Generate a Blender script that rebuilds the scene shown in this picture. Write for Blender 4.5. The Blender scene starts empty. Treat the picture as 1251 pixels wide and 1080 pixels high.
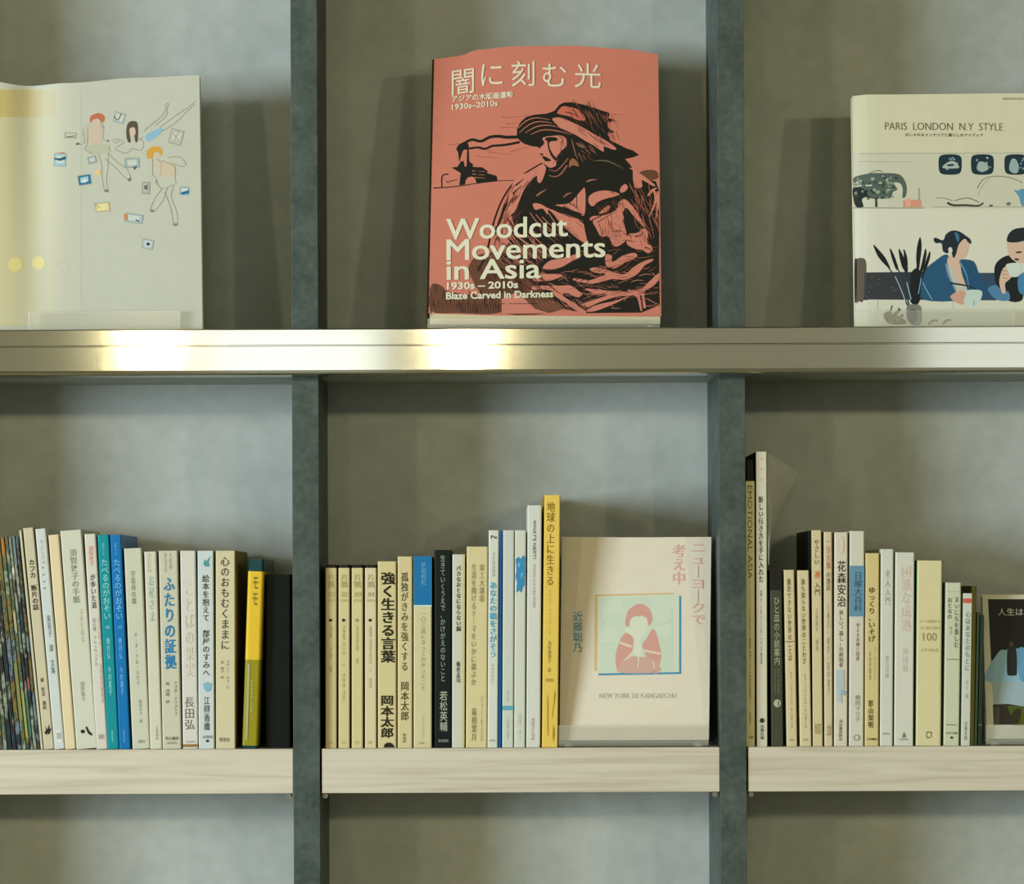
import bpy, bmesh, math, random
from mathutils import Vector, Matrix
random.seed(7)
SC = bpy.context.scene
COL = SC.collection

# ------------------------------------------------------------------ camera
D = 3.3            # distance of the camera from the front plane of the bookcase (y = 0)
K = 1200.0         # picture pixels per metre on that plane
VX, VY = 607.0, 720.0
ROLL = 0.004
CAMZ = 1.35
cd = bpy.data.cameras.new('camera'); cam = bpy.data.objects.new('camera', cd); COL.objects.link(cam)
cd.sensor_width = 36.0; cd.sensor_fit = 'HORIZONTAL'
cd.lens = 36.0 * D * K / 1251.0
cd.shift_x = (625.5 - VX) / 1251.0
cd.shift_y = (VY - 540.0) / 1251.0
cd.clip_start = 0.05; cd.clip_end = 60
cam.matrix_world = Matrix.Translation((0, -D, CAMZ)) @ Matrix.Rotation(math.pi / 2, 4, 'X') @ Matrix.Rotation(-ROLL, 4, 'Z')
SC.camera = cam

# ------------------------------------------------------------------ world, lights, exposure
SC.view_settings.view_transform = 'Standard'
SC.view_settings.look = 'None'
SC.view_settings.gamma = 1.0
SC.view_settings.use_curve_mapping = False
SC.view_settings.exposure = 0.0

w = bpy.data.worlds.new('world'); SC.world = w; w.use_nodes = True
bg = w.node_tree.nodes['Background']
bg.inputs[0].default_value = (0.50, 0.51, 0.17, 1); bg.inputs[1].default_value = 0.19

def area(name, loc, target, sx, sy, power, color, spread=180):
    l = bpy.data.lights.new(name, 'AREA'); l.shape = 'RECTANGLE'; l.size = sx; l.size_y = sy
    l.energy = power; l.color = color; l.spread = math.radians(spread)
    o = bpy.data.objects.new(name, l); COL.objects.link(o)
    o.location = loc
    o.rotation_euler = (Vector(target) - Vector(loc)).to_track_quat('-Z', 'Y').to_euler()
    return o
# daylight: a wide window far on the left, two more behind the photographer
area('window_daylight_left', (-4.6, -3.6, 1.60), (0, 0.1, 1.45), 1.8, 1.5, 350, (0.76, 0.88, 1.0))
area('window_daylight_behind', (-0.62, -6.6, 1.75), (-0.3, 0, 1.5), 0.55, 1.7, 6.5, (0.90, 0.98, 1.0))
area('window_daylight_behind_right', (2.1, -6.4, 1.75), (0.3, 0, 1.5), 1.7, 1.7, 11, (0.90, 0.98, 1.0))
# added fill light, turned to the far wall so the steel rail reflects it
area('added_wall_fill', (0, -6.9, 2.9), (0, -8.0, 1.5), 8.0, 0.15, 52, (1.0, 0.94, 0.74))
# warm track lights of the shop, and one added fill spot
def down(name, x, y, z, power, r=0.05, tx=0.0):
    l = bpy.data.lights.new(name, 'SPOT'); l.energy = power; l.color = (1.0, 0.86, 0.52)
    l.spot_size = math.radians(70); l.spot_blend = 0.8; l.shadow_soft_size = r
    o = bpy.data.objects.new(name, l); COL.objects.link(o); o.location = (x, y, z)
    o.rotation_euler = (Vector((tx, 0.0, 1.45)) - Vector((x, y, z))).to_track_quat('-Z', 'Y').to_euler()
down('track_and_fill_spot', -0.99, -6.0, 2.35, 38, 0.05)
down('track_and_fill_spot', -0.09, -6.0, 2.35, 38, 0.05)
down('track_and_fill_spot', -3.2, -5.6, 2.4, 110, 0.12)  # added fill spot far on the left, brightens the books
down('track_and_fill_spot', 2.0, -5.4, 2.3, 80, 0.07, 0.4)
down('track_and_fill_spot', 3.3, -5.0, 2.3, 110, 0.08, 0.4)

# ------------------------------------------------------------------ helpers
def lin(c):
    return tuple((v / 255 / 12.92) if v / 255 <= 0.04045 else ((v / 255 + 0.055) / 1.055) ** 2.4 for v in c)
def W(px, py):
    dx, dy = px - VX, VY - py
    c, s = math.cos(ROLL), math.sin(ROLL)
    return dx * c + dy * s, -dx * s + dy * c
def P(px, py, y=0.0):
    a, b = W(px, py)
    f = (D + y) / D / K
    return Vector((a * f, y, CAMZ + b * f))
def pyof(z, d, px):
    """picture row of height z at depth d in picture column px"""
    c, s = math.cos(ROLL), math.sin(ROLL)
    return VY - ((z - CAMZ) * K * D / (D + d) + (px - VX) * s) / c
MATS = {}
GAIN = 1.04
def paper(rgb, rough=0.55, k=None, spec=0.18):
    key = ('p', rgb, rough, spec)
    if key in MATS: return MATS[key]
    m = bpy.data.materials.new('paper'); m.use_nodes = True; nt = m.node_tree
    b = nt.nodes['Principled BSDF']
    c = [min(0.88, v * GAIN) for v in lin(rgb)]
    n = nt.nodes.new('ShaderNodeTexNoise'); n.inputs['Scale'].default_value = 60; n.inputs['Detail'].default_value = 4
    tc = nt.nodes.new('ShaderNodeTexCoord'); nt.links.new(tc.outputs['Object'], n.inputs['Vector'])
    r = nt.nodes.new('ShaderNodeValToRGB')
    r.color_ramp.elements[0].position = 0.3; r.color_ramp.elements[1].position = 0.7
    r.color_ramp.elements[0].color = (c[0] * .975, c[1] * .975, c[2] * .965, 1)
    r.color_ramp.elements[1].color = (min(1, c[0] * 1.015), min(1, c[1] * 1.015), min(1, c[2] * 1.015), 1)
    nt.links.new(n.outputs['Fac'], r.inputs['Fac']); nt.links.new(r.outputs['Color'], b.inputs['Base Color'])
    b.inputs['Roughness'].default_value = rough
    b.inputs['Specular IOR Level'].default_value = spec
    MATS[key] = m
    return m
def ink(rgb, rough=0.5):
    key = ('i', rgb, rough)
    if key in MATS: return MATS[key]
    m = bpy.data.materials.new('ink'); m.use_nodes = True
    b = m.node_tree.nodes['Principled BSDF']
    b.inputs['Base Color'].default_value = (*[min(0.9, v * GAIN) for v in lin(rgb)], 1)
    b.inputs['Roughness'].default_value = rough; b.inputs['Specular IOR Level'].default_value = 0.25
    MATS[key] = m
    return m
def mesh_obj(name, verts, faces, mat, parent=None, mats=None, fmi=None):
    me = bpy.data.meshes.new(name); me.from_pydata([tuple(v) for v in verts], [], faces); me.update()
    for mm in (mats or [mat]): me.materials.append(mm)
    if fmi:
        for p, i in zip(me.polygons, fmi): p.material_index = i
    o = bpy.data.objects.new(name, me); COL.objects.link(o)
    if parent: o.parent = parent
    return o
def box_v(x0, x1, y0, y1, z0, z1):
    v = [(x0, y0, z0), (x1, y0, z0), (x1, y1, z0), (x0, y1, z0), (x0, y0, z1), (x1, y0, z1), (x1, y1, z1), (x0, y1, z1)]
    f = [(0, 3, 2, 1), (4, 5, 6, 7), (0, 1, 5, 4), (1, 2, 6, 5), (2, 3, 7, 6), (3, 0, 4, 7)]
    return v, f
def box(name, x0, x1, y0, y1, z0, z1, mat, parent=None, bev=0.0):
    v, f = box_v(x0, x1, y0, y1, z0, z1)
    o = mesh_obj(name, v, f, mat, parent)
    if bev:
        bm = bmesh.new(); bm.from_mesh(o.data)
        bmesh.ops.bevel(bm, geom=list(bm.edges), offset=bev, segments=2, profile=0.6, affect='EDGES')
        bm.to_mesh(o.data); bm.free()
    return o
def extrude_profile(name, prof, axis, a, b, mat, parent=None):
    """prof: closed 2D list; axis 'x' -> (y,z) profile, 'z' -> (x,y) profile"""
    n = len(prof); v = []
    for t in (a, b):
        for p, q in prof: v.append((t, p, q) if axis == 'x' else (p, q, t))
    f = [(i, (i + 1) % n, (i + 1) % n + n, i + n) for i in range(n)]
    f += [tuple(range(n))[::-1], tuple(range(n, 2 * n))]
    o = mesh_obj(name, v, f, mat, parent)
    bm = bmesh.new(); bm.from_mesh(o.data); bmesh.ops.recalc_face_normals(bm, faces=bm.faces)
    bmesh.ops.triangulate(bm, faces=[q for q in bm.faces if len(q.verts) > 4])
    bm.to_mesh(o.data); bm.free()
    return o
def thing(name, label, cat, loc=(0, 0, 0), group=None, ry=0.0):
    o = bpy.data.objects.new(name, None); COL.objects.link(o); o.location = loc; o.rotation_euler = (0, ry, 0)
    o['label'] = label; o['category'] = cat
    if group: o['group'] = group
    return o

# --- lettering: one reusable text curve, turned into flat meshes
_cu = bpy.data.curves.new('lettering', 'FONT'); _to = bpy.data.objects.new('lettering', _cu); COL.objects.link(_to)
_cu.resolution_u = 2
def text_mesh(body, offset=0.0, space_line=1.0, space_char=1.0, res=2, align='CENTER', heavy=0.0):
    _cu.body = body; _cu.offset = offset; _cu.space_line = space_line; _cu.space_character = space_char
    _cu.resolution_u = res; _cu.align_x = align
    dg = bpy.context.evaluated_depsgraph_get(); dg.update()
    me = bpy.data.meshes.new_from_object(_to.evaluated_get(dg))
    vs = [(v.co.x, v.co.y) for v in me.vertices]; fs = [tuple(p.vertices) for p in me.polygons]
    bpy.data.meshes.remove(me)
    return vs, fs
def bounds(vs):
    xs = [a for a, b in vs]; ys = [b for a, b in vs]
    return min(xs), max(xs), min(ys), max(ys)
def fit(vs, x0, x1, y0, y1):
    a, b, c, d = bounds(vs)
    return [(x0 + (x - a) / max(1e-6, b - a) * (x1 - x0), y0 + (y - c) / max(1e-6, d - c) * (y1 - y0)) for x, y in vs]
def vert(s):
    return '\n'.join('｜' if ch in 'ー' else ('　' if ch == ' ' else ch) for ch in s)
def orient(vs, fs):
    """keep faces turned to +normal of the 2D plane"""
    out = []
    for f in fs:
        a = sum(vs[f[i]][0] * vs[f[(i + 1) % len(f)]][1] - vs[f[(i + 1) % len(f)]][0] * vs[f[i]][1] for i in range(len(f)))
        out.append(f if a > 0 else f[::-1])
    return out

# ------------------------------------------------------------------ materials of the setting
def mat_concrete(name, c0, c1, scale, rough=0.6, fine=90, bump=0.02, stretch=(1, 1, 1)):
    m = bpy.data.materials.new(name); m.use_nodes = True; nt = m.node_tree; b = nt.nodes['Principled BSDF']
    tc = nt.nodes.new('ShaderNodeTexCoord'); mp = nt.nodes.new('ShaderNodeMapping'); mp.inputs['Scale'].default_value = stretch
    nt.links.new(tc.outputs['Object'], mp.inputs['Vector'])
    n1 = nt.nodes.new('ShaderNodeTexNoise'); n1.inputs['Scale'].default_value = scale; n1.inputs['Detail'].default_value = 7; n1.inputs['Roughness'].default_value = 0.62
    n2 = nt.nodes.new('ShaderNodeTexNoise'); n2.inputs['Scale'].default_value = fine; n2.inputs['Detail'].default_value = 5
    for n in (n1, n2): nt.links.new(mp.outputs['Vector'], n.inputs['Vector'])
    mx = nt.nodes.new('ShaderNodeMath'); mx.operation = 'MULTIPLY_ADD'; mx.inputs[1].default_value = 0.35
    nt.links.new(n2.outputs['Fac'], mx.inputs[0])
    m2 = nt.nodes.new('ShaderNodeMath'); m2.operation = 'MULTIPLY'; m2.inputs[1].default_value = 0.65
    nt.links.new(n1.outputs['Fac'], m2.inputs[0]); nt.links.new(m2.outputs[0], mx.inputs[2])
    r = nt.nodes.new('ShaderNodeValToRGB'); r.color_ramp.elements[0].position = 0.36; r.color_ramp.elements[1].position = 0.64
    r.color_ramp.elements[0].color = (*c0, 1); r.color_ramp.elements[1].color = (*c1, 1)
    nt.links.new(mx.outputs[0], r.inputs['Fac']); nt.links.new(r.outputs['Color'], b.inputs['Base Color'])
    b.inputs['Roughness'].default_value = rough; b.inputs['Specular IOR Level'].default_value = 0.3
    bp = nt.nodes.new('ShaderNodeBump'); bp.inputs['Strength'].default_value = 0.25; bp.inputs['Distance'].default_value = bump * 0.05
    nt.links.new(mx.outputs[0], bp.inputs['Height']); nt.links.new(bp.outputs['Normal'], b.inputs['Normal'])
    return m
M_PANEL = mat_concrete('grey_panel', (0.36, 0.39, 0.355), (0.455, 0.485, 0.445), 9, 0.6, 60)
M_POST = mat_concrete('slate_laminate', (0.030, 0.048, 0.041), (0.085, 0.110, 0.094), 26, 0.5, 140)
M_WALL = mat_concrete('plaster', (0.45, 0.44, 0.40), (0.52, 0.51, 0.47), 3)
M_FLOOR = mat_concrete('floor_boards', (0.36, 0.31, 0.17), (0.48, 0.42, 0.24), 6, 0.45, 60, 0.02, (1, 8, 1))
def mat_wood():
    m = bpy.data.materials.new('pale_wood'); m.use_nodes = True; nt = m.node_tree; b = nt.nodes['Principled BSDF']
    tc = nt.nodes.new('ShaderNodeTexCoord'); mp = nt.nodes.new('ShaderNodeMapping'); mp.inputs['Scale'].default_value = (4, 60, 90)
    nt.links.new(tc.outputs['Object'], mp.inputs['Vector'])
    n = nt.nodes.new('ShaderNodeTexNoise'); n.inputs['Scale'].default_value = 1.0; n.inputs['Detail'].default_value = 6; n.inputs['Distortion'].default_value = 1.4
    nt.links.new(mp.outputs['Vector'], n.inputs['Vector'])
    r = nt.nodes.new('ShaderNodeValToRGB')
    e = r.color_ramp.elements; e[0].position = 0.30; e[1].position = 0.72
    e[0].color = (0.49, 0.42, 0.31, 1); e[1].color = (0.65, 0.59, 0.47, 1)
    x = r.color_ramp.elements.new(0.44); x.color = (0.57, 0.51, 0.395, 1)
    x = r.color_ramp.elements.new(0.56); x.color = (0.62, 0.56, 0.44, 1)
    nt.links.new(n.outputs['Fac'], r.inputs['Fac']); nt.links.new(r.outputs['Color'], b.inputs['Base Color'])
    b.inputs['Roughness'].default_value = 0.5; b.inputs['Specular IOR Level'].default_value = 0.3
    return m
M_WOOD = mat_wood()
def mat_steel():
    m = bpy.data.materials.new('brushed_steel'); m.use_nodes = True; nt = m.node_tree; b = nt.nodes['Principled BSDF']
    b.inputs['Metallic'].default_value = 1.0; b.inputs['Base Color'].default_value = (0.54, 0.54, 0.47, 1)
    b.inputs['Roughness'].default_value = 0.30; b.inputs['Anisotropic'].default_value = 0.92; b.inputs['Anisotropic Rotation'].default_value = 0.25
    t = nt.nodes.new('ShaderNodeTangent'); t.direction_type = 'RADIAL'; t.axis = 'Z'; nt.links.new(t.outputs[0], b.inputs['Tangent'])
    tc = nt.nodes.new('ShaderNodeTexCoord'); mp = nt.nodes.new('ShaderNodeMapping'); mp.inputs['Scale'].default_value = (3, 900, 900)
    n = nt.nodes.new('ShaderNodeTexNoise'); n.inputs['Scale'].default_value = 1; n.inputs['Detail'].default_value = 3
    nt.links.new(tc.outputs['Object'], mp.inputs['Vector']); nt.links.new(mp.outputs['Vector'], n.inputs['Vector'])
    r = nt.nodes.new('ShaderNodeMapRange'); r.inputs['To Min'].default_value = 0.105; r.inputs['To Max'].default_value = 0.14
    nt.links.new(n.outputs['Fac'], r.inputs['Value']); nt.links.new(r.outputs[0], b.inputs['Roughness'])
    return m
M_STEEL = mat_steel()
def mat_acrylic():
    m = bpy.data.materials.new('clear_acrylic'); m.use_nodes = True; b = m.node_tree.nodes['Principled BSDF']
    b.inputs['Base Color'].default_value = (0.62, 0.62, 0.50, 1); b.inputs['Alpha'].default_value = 0.20
    b.inputs['Roughness'].default_value = 0.12; b.inputs['Specular IOR Level'].default_value = 0.9
    return m
M_ACR = mat_acrylic()
def mat_film():
    m = bpy.data.materials.new('clear_film'); m.use_nodes = True; nt = m.node_tree; b = nt.nodes['Principled BSDF']
    b.inputs['Base Color'].default_value = (0.72, 0.72, 0.64, 1); b.inputs['Alpha'].default_value = 0.20
    b.inputs['Roughness'].default_value = 0.22
    return m
M_FILM = mat_film()
M_PAGES = paper((206, 196, 160), 0.8)
M_PINMETAL = bpy.data.materials.new('pin_metal'); M_PINMETAL.use_nodes = True
M_PINMETAL.node_tree.nodes['Principled BSDF'].inputs['Metallic'].default_value = 1.0
M_PINMETAL.node_tree.nodes['Principled BSDF'].inputs['Base Color'].default_value = (0.22, 0.22, 0.19, 1)

# ------------------------------------------------------------------ room
def structure(o): o['kind'] = 'structure'; return o
PD = 0.19   # depth of the compartments
structure(box('wall_back', -2.6, 2.8, PD + 0.03, PD + 0.13, 0, 2.7, M_WALL))
structure(box('wall_front', -5.5, 5.5, -8.2, -8.0, 0, 3.0, M_WALL))
structure(box('floor', -5.5, 5.5, -8.2, PD + 0.13, -0.06, 0.0, M_FLOOR))

# ------------------------------------------------------------------ bookcase
bc = thing('bookcase', 'wall bookcase with dark slate uprights, grey back panels, pale wood shelves and steel rail', 'bookcase', (0, 0, 0))
POSTS = [(-771, -738.5), (-249.5, -217.0), (272.0, 304.2), (793.5, 826.0)]
ZTOP = 2.3
for a, b in POSTS:
    o = box('upright', a / K, b / K, 0.0, PD, 0.0, ZTOP, M_POST, bc, 0.0006); 
zof = lambda py: CAMZ + (VY - py) / K
Z_SH1, Z_SH0 = zof(914.0), zof(968.5)          # wooden shelf, top and underside
Z_RT, Z_RB = P(607, 400.6, -0.032).z, P(607, 457.2, -0.032).z   # steel rail, top and bottom
bpv = []
for i in range(3):
    xa, xb = POSTS[i][1] / K, POSTS[i + 1][0] / K
    box('back_panel', xa, xb, PD - 0.012, PD, 0.0, ZTOP, M_PANEL, bc)
    for zt, zb in ((Z_SH1, Z_SH0), (Z_SH1 - 0.43, Z_SH0 - 0.43), (zof(-116), zof(-170))):
        s = box('shelf', xa + 0.0018, xb - 0.0004, 0.002, PD - 0.012, zb, zt, M_WOOD, bc, 0.0008)
    # flush shelf behind the steel rail
    s = box('shelf', xa, xb, 0.001, PD - 0.012, Z_RB + 0.004, Z_RT - 0.0008, M_PANEL, bc); s['label'] = 'grey shelf board behind the steel rail'
    for xx in (xa + 0.005, xb - 0.005):
        v = []; f = []
        n = 10; r = 0.0028
        for t in (0.006, 0.020):
            for k in range(n): v.append((xx + r * math.cos(2 * math.pi * k / n), t, Z_SH0 - 0.003 + r * math.sin(2 * math.pi * k / n)))
        f = [(k, (k + 1) % n, (k + 1) % n + n, k + n) for k in range(n)] + [tuple(range(n)), tuple(range(n, 2 * n))[::-1]]
        mesh_obj('shelf_pin', v, f, M_PINMETAL, bc)
# steel rail: upper strip, recessed groove, lower strip with rounded bottom edge
zg = P(607, 421.0, -0.032).z
prof = [(-0.0, Z_RT), (-0.0305, Z_RT), (-0.0320, Z_RT - 0.0012), (-0.0320, zg + 0.0006), (-0.0308, zg), (-0.0308, zg - 0.0006), (-0.0322, zg - 0.0012)]
prof += [(-0.0322, Z_RB + 0.005)]
for k in range(1, 5):
    a = k / 4 * math.pi / 2
    prof.append((-0.0322 + 0.004 * (1 - math.cos(a)), Z_RB + 0.004 - 0.004 * math.sin(a)))
prof += [(-0.0, Z_RB)]
o = extrude_profile('steel_rail', prof, 'x', POSTS[0][0] / K, POSTS[3][1] / K, M_STEEL, bc); o['label'] = 'brushed steel rail across the front of the middle shelf'

# ------------------------------------------------------------------ books seen by their spines
YS = 0.010
def u_cover(t, dep, th, r):
    """plan profile of a wrapped cover, open at the back (+y); origin at middle of the spine front"""
    h = t / 2; pts = []
    r = min(r, h * 0.8)
    pts.append((-h, dep))
    for k in range(5):
        a = math.pi + k / 4 * math.pi / 2
        pts.append((-h + r + r * math.cos(a), r + r * math.sin(a)))
    for k in range(5):
        a = 1.5 * math.pi + k / 4 * math.pi / 2
        pts.append((h - r + r * math.cos(a), r + r * math.sin(a)))
    pts.append((h, dep)); pts.append((h - th, dep)); pts.append((h - th, th + r * .3)); pts.append((-h + th, th + r * .3)); pts.append((-h + th, dep))
    return pts
def spine_book(name, xlt, xrt, yt, xlb, xrb, col, label, prints=(), side=None, yb=None, dep=None, group=None, ys=YS,
               rnd=0.0015, rough=0.55, cat='book', under=None, cover_top=None, mat=None):
    if yb is None: yb = 914.0 + 0.004 * (607 - xlb)
    f = (D + ys) / D
    A = W(xlt, yt); B = W(xrt, yt); A2 = W(xlb, yb); B2 = W(xrb, yb)
    t = max(B[0] - A[0], B2[0] - A2[0] if False else B[0] - A[0]) * f / K - 0.0005
    ct = ((A[0] + B[0]) / 2 * f / K); cb = ((A2[0] + B2[0]) / 2 * f / K)
    H = (CAMZ + A[1] * f / K) - Z_SH1
    th = math.atan2(ct - cb, H)
    h = H / math.cos(th) - abs(t / 2 * math.sin(th))
    t *= math.cos(th)
    if dep is None: dep = min(0.160, max(0.10, h * 0.69))
    base = thing(name, label, cat, (cb, ys, Z_SH1 + abs(t / 2 * math.sin(th)) + 0.0001), group, th)
    hh = h if cover_top is None else h - (cover_top - yt) / K * f
    m = mat or paper(col, rough)
    cov = extrude_profile('cover', u_cover(t, dep, 0.0009, rnd), 'z', 0, hh, m, base)
    if under is not None:       # darker inner book standing proud of its sleeve
        cv2 = extrude_profile('inner_cover', u_cover(t - 0.002, dep - .001, 0.0007, rnd), 'z', 0.001, h, paper(under), base)
        cv2.location = (0, 0.001, 0)
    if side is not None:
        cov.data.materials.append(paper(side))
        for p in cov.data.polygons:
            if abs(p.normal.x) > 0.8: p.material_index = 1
    pg = box('pages', -t / 2 + 0.0021, t / 2 - 0.0021, 0.003, dep - 0.002, 0.0006, h - 0.003, M_PAGES, base)
    zloc = lambda py: (yb - py) / K * f
    lay = 0; host = cov
    for pr in prints:
        kind = pr[0]; lay += 1
        yo = -0.00010 - 0.00004 * lay
        if kind == 'b':      # printed patch
            _, u0, u1, y0, y1, c = pr[:6]
            x0, x1 = (u0 - .5) * t, (u1 - .5) * t
            mesh_obj('spine_print', [(x0, yo, zloc(y1)), (x1, yo, zloc(y1)), (x1, yo, zloc(y0)), (x0, yo, zloc(y0))], [(0, 1, 2, 3)], ink(c), host)
        elif kind == 'band':  # paper band wrapped round the cover
            _, y0, y1, c = pr[:4]
            q = [(a * 1.0 + (0.0003 if a > 0 else -0.0003), b_ - 0.0003) for a, b_ in u_cover(t, dep, 0.0006, rnd)]
            bd = extrude_profile('paper_band', q, 'z', zloc(y1), zloc(y0), paper(c, 0.4), base)
            if len(pr) > 4: bd['label'] = pr[4]
            host = bd; lay += 8
        elif kind == 'poly':  # small printed emblem: u, px y pairs
            _, pts, c = pr[:3]
            vs = [((u - .5) * t, yo - 0.0003, zloc(y)) for u, y in pts]
            o2 = mesh_obj('emblem', vs, [tuple(range(len(vs)))], ink(c), host)
            v2 = [(a[0], a[2]) for a in vs]; ff = orient(v2, [tuple(range(len(vs)))])
            o2.data.clear_geometry(); o2.data.from_pydata(vs, [], ff)
        else:
            _, s, u0, u1, y0, y1, c = pr[:7]; bold = pr[7] if len(pr) > 7 else 0.0
            nm = pr[8] if len(pr) > 8 else 'lettering'
            thick_by = 0.0
            if bold > 0.013 and kind == 't': thick_by = bold * 1.1; bold = 0.0
            if kind == 't': vs, fs = text_mesh(vert(s), bold, 1.0)
            else: vs, fs = text_mesh(s, bold, 1.0, res=2)
            if kind == 'r': vs = [(b_, -a) for a, b_ in vs]
            vs = fit(vs, (u0 - .5) * t, (u1 - .5) * t, zloc(y1), zloc(y0))
            fs = orient(vs, fs)
            v3, f3 = [], []
            em = (u1 - u0) * t * thick_by
            for ci, (ox, oy) in enumerate([(0, 0)] if not thick_by else [(-1, -.7), (1, -.7), (-1, .7), (1, .7), (0, 0)]):
                n0 = len(v3); v3 += [(a + ox * em, yo - 0.0003 - ci * 0.000008, b_ + oy * em) for a, b_ in vs]; f3 += [tuple(i + n0 for i in q) for q in fs]
            mesh_obj(nm, v3, f3, ink(c), host)
    return base
DK = (48, 50, 40); GR = (120, 122, 108); BK = (30, 30, 22)
def circ(u, y, ru, ry, n=10, a0=0.0):
    return [(u + ru * math.cos(2 * math.pi * k / n + a0), y + ry * math.sin(2 * math.pi * k / n + a0)) for k in range(n)]

# ---- left compartment
def mat_mag(seed, dark=0.0):
    m = bpy.data.materials.new('printed_spine'); m.use_nodes = True; nt = m.node_tree; b = nt.nodes['Principled BSDF']
    tc = nt.nodes.new('ShaderNodeTexCoord'); mp = nt.nodes.new('ShaderNodeMapping')
    mp.inputs['Scale'].default_value = (34, 5, 17); mp.inputs['Location'].default_value = (seed * 3.1, seed, seed * 7.7)
    n = nt.nodes.new('ShaderNodeTexNoise'); n.inputs['Scale'].default_value = 1.0; n.inputs['Detail'].default_value = 4; n.inputs['Roughness'].default_value = 0.7
    nt.links.new(tc.outputs['Object'], mp.inputs['Vector']); nt.links.new(mp.outputs['Vector'], n.inputs['Vector'])
    r = nt.nodes.new('ShaderNodeValToRGB'); r.color_ramp.interpolation = 'LINEAR'
    cols = [(14, 20, 22), (30, 60, 84), (22, 26, 24), (112, 132, 140), (24, 30, 30), (126, 104, 44), (34, 76, 56), (150, 158, 134), (20, 24, 24)]
    rot = seed % 5; cols = cols[rot:] + cols[:rot]
    e = r.color_ramp.elements; e[0].position = 0.26; e[0].color = (*lin(cols[0]), 1); e[1].position = 0.74; e[1].color = (*lin(cols[-1]), 1)
    for i in range(1, len(cols) - 1):
        x = e.new(0.26 + 0.48 * i / (len(cols) - 1)); x.color = (*lin(cols[i]), 1)
    nt.links.new(n.outputs['Fac'], r.inputs['Fac']); nt.links.new(r.outputs['Color'], b.inputs['Base Color'])
    b.inputs['Roughness'].default_value = 0.3
    return m
xs = [-34, -28, -22.5, -17, -11.5, -6, 0, 5.5, 10, 14, 18.5, 22.6]
TOPS = [656, 655, 657, 656, 656, 657, 656, 655, 656, 655, 655]
mags = ['with a dark blue spine, partly outside the left edge of the shelf'] * 6
MAGL = ['glossy dark magazine leaning at the far left end of the row',
        'glossy magazine leaning beside the leftmost one, dark patterned spine',
        'glossy magazine leaning third from the far left end of the row',
        'glossy magazine leaning fourth from the far left end of the row',
        'glossy magazine leaning fifth from the far left end of the row',
        'glossy magazine just left of the one with an orange patched head',
        'dark magazine with an orange patch at the head of its spine, at left',
        'navy magazine immediately right of the one with an orange head',
        'thin blue-grey magazine with a pale spot near the head of its spine',
        'thin dark magazine second left of the thin cream booklet',
        'thin black magazine touching the thin cream booklet']
for i in range(11):
    sh = 27
    pr = []
    if i == 6: pr = [('poly', circ(0.45, 668, .4, 12), (176, 112, 40)), ('poly', [(0.1, 812), (.9, 806), (.9, 880), (.1, 884)], (126, 128, 70))]
    if i == 7: pr = [('poly', [(0.1, 745), (.9, 748), (.9, 775), (.1, 770)], (168, 160, 120)), ('poly', [(0.1, 840), (.9, 846), (.9, 905), (.1, 900)], (150, 150, 84))]
    if i == 8: pr = [('poly', circ(0.5, 697, .45, 5), (210, 205, 190)), ('poly', [(0.1, 850), (.9, 846), (.9, 900), (.1, 904)], (70, 116, 92))]
    if i == 9: pr = [('poly', [(0.1, 655), (.9, 655), (.9, 690), (.1, 690)], (110, 126, 128)), ('poly', [(0.1, 828), (.9, 828), (.9, 842), (.1, 844)], (150, 70, 60))]
    spine_book('magazine', xs[i], xs[i + 1] - 0.3, TOPS[i], xs[i] + sh, xs[i + 1] + sh - 0.3, (30, 34, 34), MAGL[i], pr,
               cat='magazine', group='glossy magazines leaning at the left end', mat=mat_mag(i), rnd=0.0006, dep=0.162)
BL = 'leaning books in the left compartment'
spine_book('booklet', 23, 26.4, 648, 49.6, 53, (196, 190, 160), 'very thin cream booklet leaning between the dark magazines and the tall books', (), cat='booklet', rnd=0.0005)
spine_book('paperback', 27.3, 41, 645, 53.2, 66.5, (196, 186, 156), 'cream book with black title and small black fan mark, leaning beside the thin booklet',
    [('t', 'カフカ 断片の話', .25, .80, 684, 746, BK, .012, 'title_lettering'), ('t', '東 宏治 編訳', .30, .62, 829, 868, DK, .01, 'author_lettering'),
     ('poly', [(.5, 893), (.75, 886), (.7, 893), (.95, 890), (.7, 897), (.6, 899), (.5, 896), (.4, 899), (.2, 896), (.4, 893), (.35, 887), (.5, 893)][:-1], BK)], side=(150, 130, 90))
spine_book('paperback', 42.5, 56, 646, 66.8, 79, (198, 202, 196), 'bluish white slim book leaning between the fan-marked book and the plain cream one',
    [('t', 'やさしさの', .35, .65, 660, 690, (214, 160, 150), 0, 'title_lettering'), ('t', '・・・・', .3, .5, 693, 720, GR, 0), ('t', '東直子 選 文集', .35, .7, 752, 824, (116, 122, 126), 0.008, 'author_lettering'),
     ('b', .3, .8, 894, 908, (214, 214, 206)), ('h', '書房', .35, .75, 896, 904, GR, 0, 'publisher_mark')])
spine_book('paperback', 58.5, 72, 653.5, 79.3, 93, (218, 200, 160), 'plain warm cream book with no lettering, leaning left', ())
spine_book('hardcover_book', 73, 99.5, 648, 94, 118.6, (200, 200, 180), 'thick off-white book with grey title and two black cherry dots at its foot',
    [('t', '須賀敦子の手紙', .36, .70, 672, 738, (136, 138, 122), .004, 'title_lettering'), ('t', 'つるとはな', .62, .76, 746, 786, (168, 168, 152), 0), ('t', '須賀敦子', .40, .60, 834, 858, (140, 140, 126), 0, 'author_lettering'),
     ('poly', circ(.36, 895, .10, 2.4), BK), ('poly', [(.5, 890), (.56, 889), (.66, 895), (.80, 899), (.76, 901), (.6, 898)], BK)])
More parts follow.
